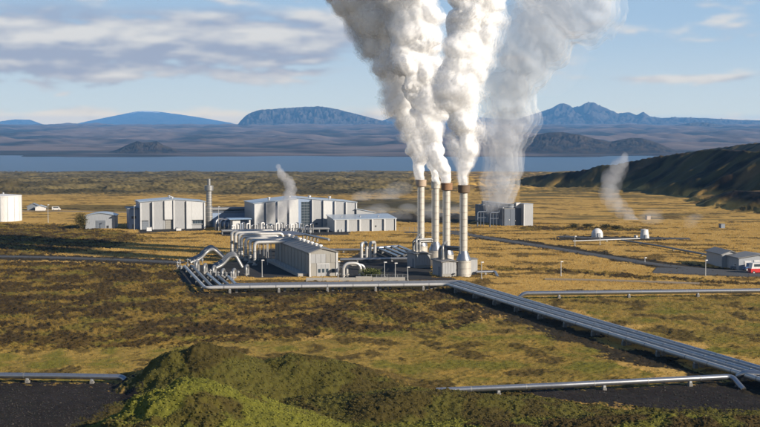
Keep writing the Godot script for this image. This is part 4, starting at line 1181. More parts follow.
func vehicles() -> void:
	car("truck", "red and white box truck parked before the wide grey workshop", "truck", P(757.5, 273.6), 192.0,
		[Vector2(-2.8, 0.5), Vector2(2.8, 0.5), Vector2(2.8, 1.7), Vector2(-2.8, 1.7)], [Vector2(-2.8, 1.704), Vector2(2.6, 1.704), Vector2(2.2, 3.5), Vector2(-2.8, 3.5)], 2.2, M.red_paint, M.white_paint, [-1.8, 1.8], 0.48)
	car("tractor", "blue tractor parked between the truck and the workshop door", "tractor", P(748.5, 271.2), 200.0,
		[Vector2(-1.4, 0.6), Vector2(1.6, 0.6), Vector2(1.6, 1.5), Vector2(-1.4, 1.6)], [Vector2(-1.3, 1.604), Vector2(0.4, 1.604), Vector2(0.2, 2.7), Vector2(-1.2, 2.7)], 1.6, M.blue_paint, M.blue_paint, [-0.9, 1.0], 0.6)
	car("parked_van", "small pale van parked at the corner of the gabled workshop", "van", P(736.5, 269.6), 160.0,
		[Vector2(-1.8, 0.4), Vector2(1.9, 0.4), Vector2(1.8, 1.1), Vector2(-1.8, 1.2)], [Vector2(-1.7, 1.204), Vector2(1.0, 1.204), Vector2(0.4, 1.9), Vector2(-1.6, 1.9)], 1.6, M.cladding_dark, M.white_paint, [-1.1, 1.2], 0.34)
	car("delivery_van", "white van on the far track behind the tank", "van", P(56, 210.6), 8.0,
		[Vector2(-2.4, 0.5), Vector2(2.6, 0.5), Vector2(2.6, 1.2), Vector2(-2.4, 1.2)], [Vector2(-2.4, 1.204), Vector2(2.2, 1.204), Vector2(1.4, 2.4), Vector2(-2.4, 2.4)], 2.0, M.white_paint, M.white_paint, [-1.6, 1.6], 0.4)

func lamp_post(px: float, base: float, top: float, label: String) -> void:
	var p := P(px, base)
	var hgt := Q(px, top, -p.z).y
	var t := thing("lamp_post", label, "lamp post", p, 20, "lamp posts of the plant")
	part("pole", lathe([Vector2(0.16, -0.4), Vector2(0.10, hgt), Vector2(0, hgt)], 8), M.steel, t)
	box("lamp_head", M.white_paint, t, Vector3(-0.2, hgt - 0.05, -0.25), Vector3(0.7, hgt + 0.22, 0.25))
	part("foot", lathe([Vector2(0.35, -0.3), Vector2(0.35, 0.15), Vector2(0, 0.15)], 10), M.concrete, t)

func lamps() -> void:
	for q in [[134.3, 230.2, 206, "tall lamp post before the shaded blue end of the white hall"], [218.6, 231, 207, "lamp post right of the slim vent tower"], [262, 277, 260.5, "lamp post in the shade left of the long grey shed"],
			[384.5, 277, 262.5, "lamp post in the yard by the round pipe arches"], [395.2, 280, 263.5, "lamp post in the yard before the farther hut"], [407.6, 280.3, 267.5, "lamp post in the yard before the nearer hut"],
			[48, 223, 205, "thin lamp post right of the white tank"], [705.6, 276, 260.5, "lamp post at the yard beside the red container"], [645, 263, 258, "short post beside the dark road"],
			[481.5, 278.5, 262.5, "lamp post right of the dark capped chimney"], [561, 276, 262, "lone post in the golden grass below the dark road"], [600, 245, 236, "short post by the thin pipe below the white dome"], [575, 246, 236.5, "short post at the end of the thin pipe"], [338, 280, 262, "lamp post between the shed gable and the yard"]]:
		lamp_post(q[0], q[1], q[2], q[3])
	var f := thing("fence", "dark wire fence right of the long low store", "fence", P(399, 231.6), 4.0)
	for k in 15: box("fence_post", M.cladding_dark, f, Vector3(k * 2.4, -0.3, -0.06), Vector3(k * 2.4 + 0.12, 2.0, 0.06))
	for y in [0.5, 1.2, 1.9]: box("fence_wire", M.cladding_dark, f, Vector3(0, y, -0.02), Vector3(33.6, y + 0.06, 0.02))
	var g := thing("fence", "pale low fence along the yard edge beside the round pipe arches", "fence", P(366, 279.3), 0)
	for k in 9: box("fence_post", M.steel, g, Vector3(k * 1.6, -0.3, -0.05), Vector3(k * 1.6 + 0.1, 1.5, 0.05))
	for y in [0.7, 1.4]: box("fence_rail", M.steel, g, Vector3(0, y, -0.02), Vector3(13.0, y + 0.05, 0.02))
	var w := thing("retaining_wall", "low pale concrete wall before the shed gable", "wall", P(306, 281.0), 2.0)
	for k in 6: box("wall_block", M.concrete, w, Vector3(k * 5.0, -0.4, -0.25), Vector3(k * 5.0 + 4.95, 1.0 if k != 3 else 1.3, 0.25))

func strip(called: String, line: Array, wide: float, m: Material, lift_ := 0.09) -> void:
	var pts := []
	for q in line: pts.append(P(q[0], q[1]))
	var path := fillet(pts, 25.0, 10)
	var fine := PackedVector3Array()
	for i in path.size() - 1:
		var n := maxi(1, int(path[i].distance_to(path[i + 1]) / 4.0))
		for k in n: fine.append(path[i].lerp(path[i + 1], float(k) / n))
	fine.append(path[-1])
	var v := PackedVector3Array()
	var nn := PackedVector3Array()
	var idx := PackedInt32Array()
	var last := fine.size() - 1
	for i in fine.size():
		var d := (fine[mini(i + 1, last)] - fine[maxi(i - 1, 0)]).normalized()
		var s := Vector3(-d.z, 0, d.x) * wide / 2
		for q in [[-1.25, -0.6], [-1.0, 0.0], [1.0, 0.0], [1.25, -0.6]]:
			v.append(fine[i] + s * q[0] + Vector3.UP * (lift_ + q[1] + 0.18))
			nn.append(Vector3.UP)
		if i < last:
			for k in 3:
				var p := i * 4 + k
				idx.append_array([p, p + 4, p + 1, p + 1, p + 4, p + 5])
	struct(called, mesh_of(v, nn, idx), m)

func roads() -> void:
	strip("road", [[452, 231.5], [480, 237], [530, 244.5], [600, 256], [660, 265.5], [720, 271.5], [800, 274]], 5.0, M.asphalt)
	strip("yard", [[655, 270.5], [700, 272], [760, 274.5], [830, 276]], 15.0, M.asphalt, 0.094)
	strip("road", [[-60, 256], [20, 257], [90, 259], [150, 261.5], [185, 263]], 5.0, M.asphalt)
	strip("track", [[20, 211.3], [60, 211.3], [130, 212.5]], 5.0, M.dirt)
	strip("track", [[545, 279.5], [620, 281], [700, 284]], 3.0, M.dirt)
	strip("road", [[405, 232.5], [450, 233.5], [472, 236]], 5.0, M.asphalt, 0.098)
	strip("road", [[560, 236.5], [600, 238.8], [660, 238.6], [690, 239]], 6.0, M.asphalt)

func bush(called: String, label: String, at: Vector3, w: float, h: float, n: int, seed_: int, a: Color, b: Color) -> void:
	var t := thing(called, label, "bush", at)
	var r := RandomNumberGenerator.new()
	r.seed = seed_
	var stems := PackedVector3Array()
	for k in 6:
		var top := Vector3(r.randf_range(-w, w) * 0.6, h * r.randf_range(0.6, 0.9), r.randf_range(-w, w) * 0.5)
		part("stem", tube(PackedVector3Array([Vector3(0, -0.3, 0), top * 0.5 + Vector3(0, 0.3, 0), top]), 0.07, 6), M.dirt, t)
		stems.append(top)
	var v := PackedVector3Array()
	var nn := PackedVector3Array()
	var idx := PackedInt32Array()
	var col := PackedColorArray()
	for k in n:
		var c := stems[r.randi() % 6] * r.randf_range(0.5, 1.0) + Vector3(r.randfn(0, w * 0.3), r.randfn(0, h * 0.16), r.randfn(0, w * 0.3))
		c.y = clampf(c.y, 0.1, h)
		var u := Vector3(r.randfn(), r.randfn(), r.randfn()).normalized()
		var q := u.cross(Vector3(r.randfn(), r.randfn(), r.randfn())).normalized()
		var s := r.randf_range(0.12, 0.28)
		var f := v.size()
		for p in [c - u * s, c + q * s * 0.6, c + u * s, c - q * s * 0.6]:
			v.append(p)
			nn.append(u.cross(q))
			col.append(a.lerp(b, r.randf()))
		idx.append_array([f, f + 1, f + 2, f, f + 2, f + 3])
	part("foliage", mesh_of(v, nn, idx, col), M.leaf, t)

func plants() -> void:
	bush("shrub", "dark bush left of the pale blue grey shed", P(80.5, 228.8), 3.0, 7.5, 2600, 3, Color(0.035, 0.035, 0.016), Color(0.075, 0.065, 0.025))
	bush("shrub", "low green bushes beside the round pipe arches in the yard", P(371, 277.5), 3.4, 3.0, 1800, 4, Color(0.05, 0.06, 0.02), Color(0.10, 0.11, 0.035))
	for q in [[588, 227.5, 11, "low dark shrub right behind the white dome"], [606, 228.4, 12, "low dark shrub just past the white dome towards the tapered hut"], [617, 229.2, 13, "low dark shrub midway between the white dome and the tapered hut"], [572, 228.0, 14, "low dark shrub standing alone on the far side of the white dome"]]:
		bush("shrub", q[3], P(q[0], q[1]), 3.2, 2.0, 900, q[2], Color(0.03, 0.03, 0.016), Color(0.06, 0.055, 0.025))

# tussocks: crossed blades, thousands of them, over the near heath and grass
func tussocks() -> void:
	var r := RandomNumberGenerator.new()
	r.seed = 99
	var v := PackedVector3Array()
	var nn := PackedVector3Array()
	var idx := PackedInt32Array()
	for k in 9:
		var a := r.randf() * TAU
		var o := Vector3(cos(a), 0, sin(a)) * r.randf() * 0.35
		var lean := Vector3(cos(a), 0, sin(a)) * r.randf_range(0.1, 0.5)
		var s := Vector3(-sin(a), 0, cos(a)) * r.randf_range(0.10, 0.2)
		var h := r.randf_range(0.5, 1.0)
		var f := v.size()
		for p in [o - s, o + s, o + lean + Vector3.UP * h]:
			v.append(p)
			nn.append((Vector3(cos(a), 0.9, sin(a))).normalized())
		idx.append_array([f, f + 1, f + 2])
	var blades := mesh_of(v, nn, idx)
	for kind in [["heath", 90000], ["grass", 120000]]:
		var mm := MultiMesh.new()
		mm.transform_format = MultiMesh.TRANSFORM_3D
		mm.use_colors = true
		mm.mesh = blades
		var xf := []
		var cl := PackedColorArray()
		for k in kind[1]:
			var d := 150.0 * pow(620.0 / 150.0, pow(r.randf(), 0.8))
			var x := r.randf_range(-1, 1) * d * 0.36
			var z := -d
			var a := n1.get_noise_2d(x, z)
			var b := n2.get_noise_2d(x, z)
			var c := n3.get_noise_2d(x, z)
			var pure := cover_at(x, z)
			if pure == TAR_SHADE or pure == GRAVEL or (pure == SOIL_SHADE and k % 4): continue
			var code := cover_at(x + a * 7.0 + c * 2.5, z + b * 4.0 + c * 3.0)
			var hb := height(x, z)
			if hb > 2.2 and z > -235.0: code = MOSS
			var woody := code == HEATH or code == MOSS or code == SOIL_SHADE
			if woody != (kind[0] == "heath"): continue
			var gr := growth(x, z, code, a, b, c, hb)
			var y: float = hb + small(gr[1], b, c) - 0.05
			var sz := r.randf_range(0.35, 0.8) * (0.45 if code == MOSS else (0.75 if woody else 0.5)) * lerpf(0.8, 1.5, smoothstep(180.0, 500.0, d))
			var bs := Basis(Vector3.UP, r.randf() * TAU).scaled(Vector3(sz, sz * (0.7 if woody else 0.9), sz))
			xf.append(Transform3D(bs, Vector3(x, y, z)))
			var k3: Color = gr[0] * r.randf_range(0.95, 1.12)
			cl.append(Color(k3.r, k3.g, k3.b, 1.0))
		mm.instance_count = xf.size()
		for k in xf.size():
			mm.set_instance_transform(k, xf[k])
			mm.set_instance_color(k, cl[k])
		var o2 := MultiMeshInstance3D.new()
		o2.name = numbered(kind[0])
		o2.multimesh = mm
		o2.material_override = M.leaf
		add_child(o2)
		tag(o2, "dark heath and moss tussocks over the near ground" if kind[0] == "heath" else "dry golden grass tufts over the plain", kind[0], "", "stuff")

func gravel() -> void:
	var r := RandomNumberGenerator.new()
	r.seed = 123
	var t := PackedVector3Array()
	var pts := []
	for k in 6:
		var a := TAU * k / 6
		pts.append(Vector3(cos(a) * r.randf_range(0.8, 1.1), r.randf_range(-0.1, 0.2), sin(a) * r.randf_range(0.8, 1.1)))
	for k in 6:
		for p in [pts[k], Vector3(0.1, 0.7, 0.05), pts[(k + 1) % 6]]: t.append(p)
		for p in [pts[(k + 1) % 6], Vector3(0, -0.5, 0), pts[k]]: t.append(p)
	var stone := flat(t)
	var xf := []
	var cl := PackedColorArray()
	for k in 60000:
		var d := 165.0 * pow(520.0 / 165.0, r.randf() * r.randf())
		var x := r.randf_range(-1, 1) * d * 0.36
		var code := cover_at(x, -d)
		if not (code == GRAVEL or (code == SOIL_SHADE and k % 2) or (code == HEATH and k % 9 == 0)): continue
		var s := r.randf_range(0.05, 0.14) * (2.0 if r.randf() < 0.04 else 1.0)
		var h := height(x, -d)
		xf.append(Transform3D(Basis.from_euler(Vector3(r.randf() * 0.6, r.randf() * TAU, r.randf() * 0.6)).scaled(Vector3(s, s * 0.8, s)), Vector3(x, h + 0.02, -d)))
		var g := r.randf_range(0.012, 0.048)
		cl.append(Color(g, g * 0.92, g * 0.86))
	var mm := MultiMesh.new()
	mm.transform_format = MultiMesh.TRANSFORM_3D
	mm.use_colors = true
	mm.mesh = stone
	mm.instance_count = xf.size()
	for k in xf.size():
		mm.set_instance_transform(k, xf[k])
		mm.set_instance_color(k, cl[k])
	var o := MultiMeshInstance3D.new()
	o.name = numbered("gravel")
	o.multimesh = mm
	o.material_override = M.rock
	add_child(o)
	tag(o, "black lava stones strewn over the gravel banks", "gravel", "", "stuff")

# cushions of moss on the near mounds and banks
func moss() -> void:
	var r := RandomNumberGenerator.new()
	r.seed = 321
	var v := PackedVector3Array()
	var nn := PackedVector3Array()
	var idx := PackedInt32Array()
	v.append(Vector3(0, 0.62, 0)); nn.append(Vector3.UP)
	for ring in 2:
		for k in 7:
			var a := TAU * (k + ring * 0.5) / 7
			var rad := (0.62 if ring == 0 else 1.05) * r.randf_range(0.85, 1.15)
			v.append(Vector3(cos(a) * rad, 0.40 if ring == 0 else -0.25, sin(a) * rad))
			nn.append(Vector3(cos(a), 1.1 if ring == 0 else 0.35, sin(a)).normalized())
	for k in 7:
		var a2 := 1 + k
		var b2 := 1 + (k + 1) % 7
		idx.append_array([0, a2, b2, a2, 7 + a2, b2, b2, 7 + a2, 7 + b2])
	var cushion := mesh_of(v, nn, idx)
	var xf := []
	var cl := PackedColorArray()
	for k in 110000:
		var d := r.randf_range(128.0, 236.0)
		var x := r.randf_range(-1, 1) * d * 0.36
		var z := -d
		var a := n1.get_noise_2d(x, z)
		var b := n2.get_noise_2d(x, z)
		var c := n3.get_noise_2d(x, z)
		var h := height(x, z)
		var pure := cover_at(x, z)
		if pure == TAR_SHADE or pure == GRAVEL: continue
		var code := cover_at(x + a * 7.0 + c * 2.5, z + b * 4.0 + c * 3.0)
		if h > 2.2: code = MOSS
		if code != MOSS: continue
		var gr := growth(x, z, MOSS, a, b, c, h)
		var s := r.randf_range(0.06, 0.19)
		var y := h + small(gr[1], b, c) + absf(n6.get_noise_2d(x, z)) * 0.55 - 0.15
		xf.append(Transform3D(Basis.from_euler(Vector3(r.randf_range(-0.3, 0.3), r.randf() * TAU, r.randf_range(-0.3, 0.3))).scaled(Vector3(s, s * r.randf_range(0.45, 0.8), s)), Vector3(x, y, z)))
		var k3: Color = gr[0] * r.randf_range(0.8, 1.2)
		cl.append(Color(k3.r, k3.g, k3.b, 1.0))
	var mm := MultiMesh.new()
	mm.transform_format = MultiMesh.TRANSFORM_3D
	mm.use_colors = true
	mm.mesh = cushion
	mm.instance_count = xf.size()
	for k in xf.size():
		mm.set_instance_transform(k, xf[k])
		mm.set_instance_color(k, cl[k])
	var o := MultiMeshInstance3D.new()
	o.name = numbered("moss")
	o.multimesh = mm
	o.material_override = M.rock
	add_child(o)
	tag(o, "green and brown moss cushions over the near mounds", "moss", "", "stuff")


# ---------------------------------------------------------------- steam
func puffs(rows: Array, depth: float, step: float, spread: float, small: float, big: float, per: int, r: RandomNumberGenerator) -> Array:
	var out := []                                         # [centre, radius]; rows: [py, px, radius], all in photograph pixels
	var py: float = rows[0][0]
	var end: float = rows[-1][0]
	while py > end:
		var t := []
		for i in rows.size() - 1:
			if py <= rows[i][0] and py >= rows[i + 1][0]:
				var f: float = (rows[i][0] - py) / (rows[i][0] - rows[i + 1][0])
				t = [lerpf(rows[i][1], rows[i + 1][1], f), lerpf(rows[i][2], rows[i + 1][2], f)]
		var calm := clampf((190.0 - py) / 60.0, 0.15, 1.0)
		var wob := calm * n4.get_noise_2d(py * 1.3, depth * 7.0)
		var wob2 := calm * n4.get_noise_2d(py * 1.6 + 400.0, depth * 7.0)
		var c := Q(t[0] + wob * t[1] * 0.9, py, depth)
		var rad: float = t[1] / FOCAL * depth * (1.0 + wob2 * 0.55)
		for k in per:
			var s := rad * r.randf_range(small, big)
			var dir := Vector3(r.randfn(), r.randfn() * 0.5, r.randfn()).normalized()
			out.append([c + dir * (rad - s) * r.randf_range(0.55, 1.0) * spread, s])
		py -= step * maxf(1.0, t[1] * 0.12) if step > 0.0 else -step * t[1]
	return out

# a field of metres inside (+) or outside (-) the balls, roughened into billows, drawn as one surface for each of the given levels
func billows(balls: Array, cell: float, seed_: int, amp: float, scale_: float, levels: Array, calm: float) -> Array:
	var reach := 3.6 * scale_
	var lo := Vector3(1e9, 1e9, 1e9)
	var hi := -lo
	for b in balls:
		lo = lo.min(b[0] - Vector3.ONE * (b[1] + reach + cell))
		hi = hi.max(b[0] + Vector3.ONE * (b[1] + reach + cell))
	var nx := int((hi.x - lo.x) / cell) + 2
	var ny := int((hi.y - lo.y) / cell) + 2
	var nz := int((hi.z - lo.z) / cell) + 2
	var f := PackedFloat32Array()
	f.resize(nx * ny * nz)
	f.fill(-reach - 1.0)
	for b in balls:
		var c: Vector3 = (b[0] - lo) / cell
		var r: float = b[1] / cell
		var q := r + reach / cell
		var inner := maxf(0.0, r - 2.2 * scale_ / cell)
		for k in range(maxi(0, int(c.z - q)), mini(nz, int(c.z + q) + 2)):
			for j in range(maxi(0, int(c.y - q)), mini(ny, int(c.y + q) + 2)):
				var d2 := (k - c.z) * (k - c.z) + (j - c.y) * (j - c.y)
				if d2 > q * q: continue
				var half := sqrt(q * q - d2)
				var row := (k * ny + j) * nx
				for i in range(maxi(0, int(c.x - half)), mini(nx, int(c.x + half) + 2)):
					var v := (r - sqrt(d2 + (i - c.x) * (i - c.x))) * cell
					if v > f[row + i]: f[row + i] = v
	var ns := []
	for q in [[0.115, 1], [0.30, 1], [0.7, 2], [0.05, 2]]:
		var nn := FastNoiseLite.new()
		nn.seed = seed_ + ns.size()
		nn.noise_type = FastNoiseLite.TYPE_SIMPLEX_SMOOTH
		nn.frequency = q[0] / scale_
		nn.fractal_octaves = q[1]
		ns.append(nn)
	var na: FastNoiseLite = ns[0]
	var nb: FastNoiseLite = ns[1]
	var nc: FastNoiseLite = ns[2]
	var nd: FastNoiseLite = ns[3]
	var live := PackedInt32Array()                        # the cells near the surface
	var loose := PackedFloat32Array()
	loose.resize(f.size())
	var ragged := PackedFloat32Array()
	ragged.resize(f.size())
	for k in nz:
		for j in ny:
			var up := clampf((lo.y + j * cell - 30.0) / 14.0, calm, 1.0)
			for i in nx:
				var at := (k * ny + j) * nx + i
				if f[at] > -reach - 0.5 and f[at] < 4.0 * scale_:
					var p := lo + Vector3(i, j, k) * cell
					var fine := nc.get_noise_3dv(p)
					f[at] += scale_ * amp * up * (absf(na.get_noise_3dv(p)) * 2.5 - 0.55 + absf(nb.get_noise_3dv(p)) * 0.6 - 0.15 + fine * 0.08)
					ragged[at] = up * fine * scale_
					loose[at] = up * clampf(0.50 + nd.get_noise_3dv(p) * 1.6 + fine * (0.22 if scale_ < 2.0 else 0.15), 0.06, 1.5)
					if i < nx - 1 and j < ny - 1 and k < nz - 1 and i > 0 and j > 0 and k > 0: live.append(at)
	var sx := 1
	var sy := nx
	var sz := nx * ny
	var co := PackedInt32Array([0, sx, sy, sx + sy, sz, sx + sz, sy + sz, sx + sy + sz])
	var edges := [[0, 1], [0, 2], [0, 4], [1, 3], [1, 5], [2, 3], [2, 6], [3, 7], [4, 5], [4, 6], [5, 7], [6, 7]]
	var corner := [Vector3(0, 0, 0), Vector3(1, 0, 0), Vector3(0, 1, 0), Vector3(1, 1, 0), Vector3(0, 0, 1), Vector3(1, 0, 1), Vector3(0, 1, 1), Vector3(1, 1, 1)]
	var out := []
	var g := f.duplicate()
	var ids := PackedInt32Array()
	ids.resize(f.size())
	var turn := 0.5 if scale_ < 2.0 else 0.22
	for level in levels:
		turn = -turn
		for at in live: g[at] = f[at] + level * scale_ * (loose[at] if level > 0.0 else 1.0) + ragged[at] * turn
		ids.fill(-1)
		var v := PackedVector3Array()
		var n := PackedVector3Array()
		var idx := PackedInt32Array()
		for at in live:
			var a := g[at] > 0.0
			if (g[at + sx] > 0.0) == a and (g[at + sy] > 0.0) == a and (g[at + sz] > 0.0) == a and (g[at + sx + sy] > 0.0) == a and (g[at + sx + sz] > 0.0) == a and (g[at + sy + sz] > 0.0) == a and (g[at + sx + sy + sz] > 0.0) == a: continue
			var s := Vector3.ZERO
			var m := 0
			for e in edges:
				var p := g[at + co[e[0]]]
				var q := g[at + co[e[1]]]
				if (p > 0.0) != (q > 0.0):
					s += corner[e[0]].lerp(corner[e[1]], p / (p - q))
					m += 1
			ids[at] = v.size()
			@warning_ignore("integer_division")
			v.append(lo + (Vector3(at % nx, (at / nx) % ny, at / sz) + s / m) * cell)
			n.append(-Vector3(g[at + sx] - g[at] + g[at + sx + sy + sz] - g[at + sy + sz], g[at + sy] - g[at] + g[at + sx + sy + sz] - g[at + sx + sz], g[at + sz] - g[at] + g[at + sx + sy + sz] - g[at + sx + sy]).normalized())
		for at in live:
			var a := g[at] > 0.0
			for ax in 3:
				var st: int = sx if ax == 0 else (sy if ax == 1 else sz)
				if (g[at + st] > 0.0) == a: continue
				var u: int = sy if ax == 0 else (sz if ax == 1 else sx)
				var w: int = sz if ax == 0 else (sx if ax == 1 else sy)
				var q0 := ids[at]
				var q1 := ids[at - u]
				var q2 := ids[at - u - w]
				var q3 := ids[at - w]
				if q0 < 0 or q1 < 0 or q2 < 0 or q3 < 0: continue
				if a: idx.append_array([q0, q2, q1, q0, q3, q2])
				else: idx.append_array([q0, q1, q2, q0, q2, q3])
		out.append([v, n, idx])
	return out

func vapour(called: String, albedo: Color, alpha: float) -> StandardMaterial3D:
	var m := paint(called, albedo, 1.0)
	m.metallic_specular = 0.0
	m.backlight_enabled = true
	m.backlight = Color(0.95, 0.95, 0.95)
	if alpha < 1.0:
		m.transparency = BaseMaterial3D.TRANSPARENCY_ALPHA
		m.albedo_color.a = alpha
	return m

func plume(called: String, label: String, group: String, paths: Array, seed_: int, per: int, cell: float, scale_: float, layers: Array, albedo: Color, calm: float) -> void:
	var r := RandomNumberGenerator.new()
	r.seed = seed_
	var balls := []
	for p in paths: balls.append_array(puffs(p[1], p[0], 2.4, 1.1, 0.46, 0.78, per, r))
	var levels := []
	for q in layers: levels.append(q[0])
	var g := billows(balls, cell, seed_, 1.0 if scale_ < 2.0 else 0.7, scale_, levels, calm)
	var base: Vector3 = balls[0][0]
	var t := thing(called, label, "steam", base, 0, group)
	for i in layers.size():
		var v: PackedVector3Array = g[i][0]
		for k in v.size(): v[k] -= base
		var key := "vapour_%s_%d" % [called, int(layers[i][1] * 100)]
		var m: Material = M[key] if M.has(key) else vapour(key, albedo, layers[i][1])
		part("billow" if layers[i][1] >= 1.0 else "vapour_layer", mesh_of(v, g[i][1], g[i][2]), m, t)

func thin_steam(called: String, label: String, rows: Array, depth: float, density: float, seed_: int, step: float, per: int, albedo := Color(0.96, 0.97, 1.0), flatten := 1.0) -> void:
	var r := RandomNumberGenerator.new()
	r.seed = seed_
	var list := puffs(rows, depth, step, 1.2, 0.55, 0.9, per, r)
	var t := thing(called, label, "steam", list[0][0])
	var fms := []                                         # the steam thins out as it spreads
	for k in 6:
		var fm := FogMaterial.new()
		fm.resource_name = called
		fm.albedo = albedo
		fm.density = density / pow(1.5, k)
		fms.append(fm)
	for b in list:
		var f := FogVolume.new()
		f.name = "puff"
		f.shape = RenderingServer.FOG_VOLUME_SHAPE_ELLIPSOID
		f.size = Vector3(r.randf_range(1.7, 2.3), r.randf_range(1.7, 2.6) * flatten, r.randf_range(1.7, 2.3)) * b[1]
		f.material = fms[clampi(int(log(maxf(b[1] / list[0][1], 1.0)) / log(1.35)), 0, 5)]
		t.add_child(f, true)
		f.position = b[0] - list[0][0]
		f.rotation = Vector3(r.randf_range(-0.5, 0.5), r.randf() * TAU, r.randf_range(-0.5, 0.5)) * (1.0 if flatten > 0.9 else 0.1)

func steam() -> void:
	var soft := [[-1.5, 1.0], [-1.0, 0.42], [-0.5, 0.34], [0.0, 0.27], [0.55, 0.2], [1.2, 0.14], [2.0, 0.1], [2.9, 0.07]]
	plume("steam_plume", "broad white steam plume billowing from the three farther chimneys and drifting aside", "white steam plumes over the chimneys", [
		[427.0, [[181, 420.8, 4.6], [170, 419, 5.74], [158, 418, 7.38], [145, 416, 9.43], [130, 414, 11.48], [115, 410, 13.12], [100, 406, 16.2], [85, 402, 18.0], [68, 397, 20.7], [50, 392, 21.6], [30, 386, 23.4], [10, 378, 26.1], [-15, 370, 29.7], [-45, 358, 34.2]]],
		[409.0, [[183, 435.8, 4.0], [172, 434.5, 4.92], [160, 433, 6.97], [147, 432, 9.02], [132, 431, 10.66], [118, 430, 11.89], [104, 428, 13.95], [90, 424, 15.3], [75, 419, 17.1], [58, 415, 18.9], [40, 412, 19.8], [20, 411, 21.6], [0, 409, 23.4], [-45, 398, 28.8]]],
		[394.5, [[185, 446.0, 4.4], [178, 447, 5.2], [171, 444, 6.5], [163, 440, 8], [150, 436, 8]]]], 31, 4, 0.62, 1.0, soft, Color(0.88, 0.89, 0.91), 0.22)
	plume("steam_plume", "tall white steam plume billowing from the dark capped chimney", "white steam plumes over the chimneys", [
		[377.0, [[186, 463.6, 4.6], [176, 463, 5.33], [165, 463.5, 7.38], [152, 464, 9.84], [138, 465, 11.89], [122, 466, 13.94], [108, 465, 17.1], [93, 463, 18.9], [78, 463, 19.8], [62, 465, 19.8], [45, 469, 20.7], [28, 473, 21.6], [10, 476, 23.4], [-10, 479, 25.2], [-45, 486, 28.8]]]], 47, 4, 0.58, 1.0, soft, Color(0.88, 0.89, 0.91), 0.22)
	plume("steam_cloud", "wide grey translucent steam rising from the dark cooling block", "", [
		[605.0, [[206, 498, 15], [190, 500, 19], [175, 501, 20], [160, 502, 21], [145, 503, 22], [130, 505, 23], [115, 508, 25], [100, 512, 27], [85, 517, 29], [70, 522, 32], [55, 530, 36], [40, 538, 40], [25, 546, 44], [10, 553, 48], [-10, 560, 52], [-40, 570, 58]]]], 53, 5, 1.5, 2.4, [[-2.0, 0.13], [-1.0, 0.12], [0.0, 0.10], [1.0, 0.07]], Color(0.56, 0.60, 0.66), 0.5)  # blue-grey albedo paints in the look of shaded steam
	thin_steam("steam_cloud", "soft grey haze of steam around the wide plume of the cooling block", [[208, 498, 14], [190, 500, 20], [175, 501, 22], [160, 502, 23], [145, 503, 24], [130, 505, 25], [115, 508, 27], [100, 512, 29], [85, 517, 32], [70, 522, 35], [55, 530, 40], [40, 538, 44], [25, 546, 48], [10, 553, 52], [-10, 560, 57], [-40, 570, 62]], 605.0, 0.022, 15, -0.4, 1)
	thin_steam("steam_cloud", "bluish shaded steam drifting off the left side of the broad white plume", [[75, 388, 8], [60, 380, 12], [45, 372, 16], [30, 362, 18], [15, 354, 20], [0, 348, 24], [-30, 338, 30]], 432.0, 0.05, 6, -0.5, 2)
	thin_steam("steam_wisp", "thin steam wisp rising among the pipes before the turbine hall", [[216, 279, 6], [211, 280, 8], [203, 285, 8.5], [195, 290, 8.5], [187, 290.5, 7.5], [180, 287, 6.5], [174, 281.5, 5.5], [167, 278, 4]], 560.0, 0.08, 7, -0.5, 2)
	thin_steam("steam_wisp", "slanting steam wisp rising from the field before the dark hills", [[221, 636, 5], [216, 629, 7.5], [210, 622, 9.5], [203, 615, 11], [195, 611, 12], [186, 609.5, 12], [177, 612, 12], [169, 618, 10.5], [161, 622, 8.5], [154, 624, 6]], 640.0, 0.05, 8, -0.5, 2)
	for q in [[372, 212, 22, 1, 655], [398, 213, 26, 2, 650], [430, 213.5, 22, 3, 645], [455, 214, 16, 4, 640], [392, 196, 26, 5, 880], [360, 198, 16, 6, 860], [652, 218, 18, 7, 610], [690, 222, 14, 8, 580]]:
		thin_steam("ground_steam", ["", "low bluish steam over the dark patch right of the long low store", "low bluish steam before the farthest chimney", "low bluish steam behind the middle chimneys", "low bluish steam left of the cooling block", "flat pale steam layer on the golden rise behind the store", "small pale steam patch on the golden rise behind the turbine hall", "low steam drifting over the field behind the tapered well hut", "faint low steam over the dark ground near the hills"][q[3]], [[q[1], q[0], q[2] * 0.85], [q[1] - 6, q[0] + 5, q[2] * 0.7]], float(q[4]), 0.009 if q[3] < 5 else 0.007, 60 + q[3], 2.0, 2, Color(0.95, 0.97, 1.0), 0.45)

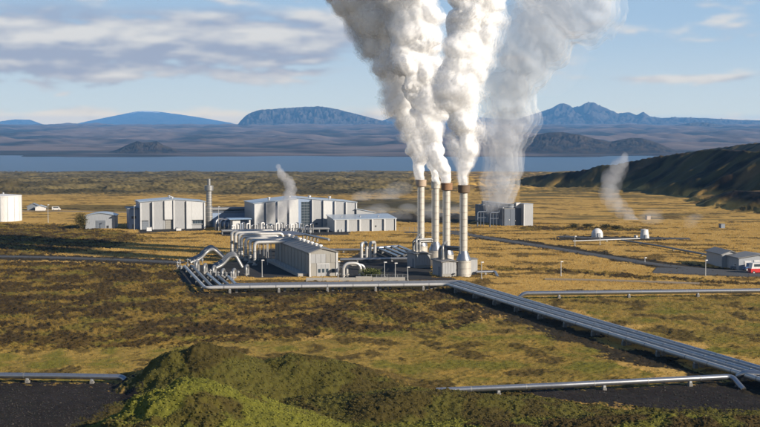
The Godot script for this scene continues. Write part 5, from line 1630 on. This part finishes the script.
func _ready() -> void:
	# camera
	cam = Camera3D.new()
	cam.name = "camera"
	add_child(cam)
	cam.position = EYE
	cam.rotation.x = -pitch
	cam.fov = rad_to_deg(2.0 * atan(213.5 / FOCAL))
	cam.near = 1.0
	cam.far = 70000.0
	cam.current = true
	# sky, haze, exposure
	var env := Environment.new()
	env.background_mode = Environment.BG_SKY
	var pano := PanoramaSkyMaterial.new()
	pano.panorama = make_sky()
	pano.energy_multiplier = 1.0
	env.sky = Sky.new()
	env.sky.sky_material = pano
	env.background_energy_multiplier = 1.0
	env.tonemap_mode = Environment.TONE_MAPPER_LINEAR
	env.tonemap_exposure = EXPOSURE
	env.fog_enabled = true
	env.fog_mode = Environment.FOG_MODE_EXPONENTIAL
	env.fog_light_color = Color(0.47, 0.73, 1.0)
	env.fog_density = HAZE
	env.fog_aerial_perspective = 0.0
	env.volumetric_fog_enabled = true
	env.volumetric_fog_density = 0.0
	env.sdfgi_enabled = true
	env.ssao_enabled = true
	env.ssil_enabled = true
	var we := WorldEnvironment.new()
	we.name = "world_environment"
	we.environment = env
	add_child(we)
	# low warm sun from the right, a little behind the camera
	var sun := DirectionalLight3D.new()
	sun.name = "sun"
	add_child(sun)
	var el := deg_to_rad(23.0)
	var towards := Vector3(0.866 * cos(el), sin(el), 0.50 * cos(el)).normalized()
	sun.look_at_from_position(Vector3.ZERO, -towards)
	sun.light_color = Color(1.0, 0.945, 0.865)
	sun.light_energy = 1.6
	sun.light_angular_distance = 0.5
	sun.shadow_enabled = true
	# noises: about 20 m, 4 m, under 1 m, and broad patches
	for q in [[n1, 1, 0.05, 3], [n2, 2, 0.25, 3], [n3, 3, 1.1, 2], [n4, 4, 0.03, 4], [n5, 5, 0.13, 3], [n6, 6, 0.7, 2]]:
		q[0].seed = q[1]
		q[0].noise_type = FastNoiseLite.TYPE_SIMPLEX_SMOOTH
		q[0].frequency = q[2]
		q[0].fractal_octaves = q[3]
	rng.seed = 7
	make_materials()
	# setting
	make_ridges()
	make_cover()
	make_ground()
	make_far()
	roads()
	# plant
	workshop_hall()
	turbine_hall()
	store_building()
	vent_tower()
	separator_house()
	separator_station()
	cooling_tower()
	pipe_bundle()
	portals()
	humps()
	small_buildings()
	vehicles()
	lamps()
	plants()
	tussocks()
	gravel()
	moss()
	steam()
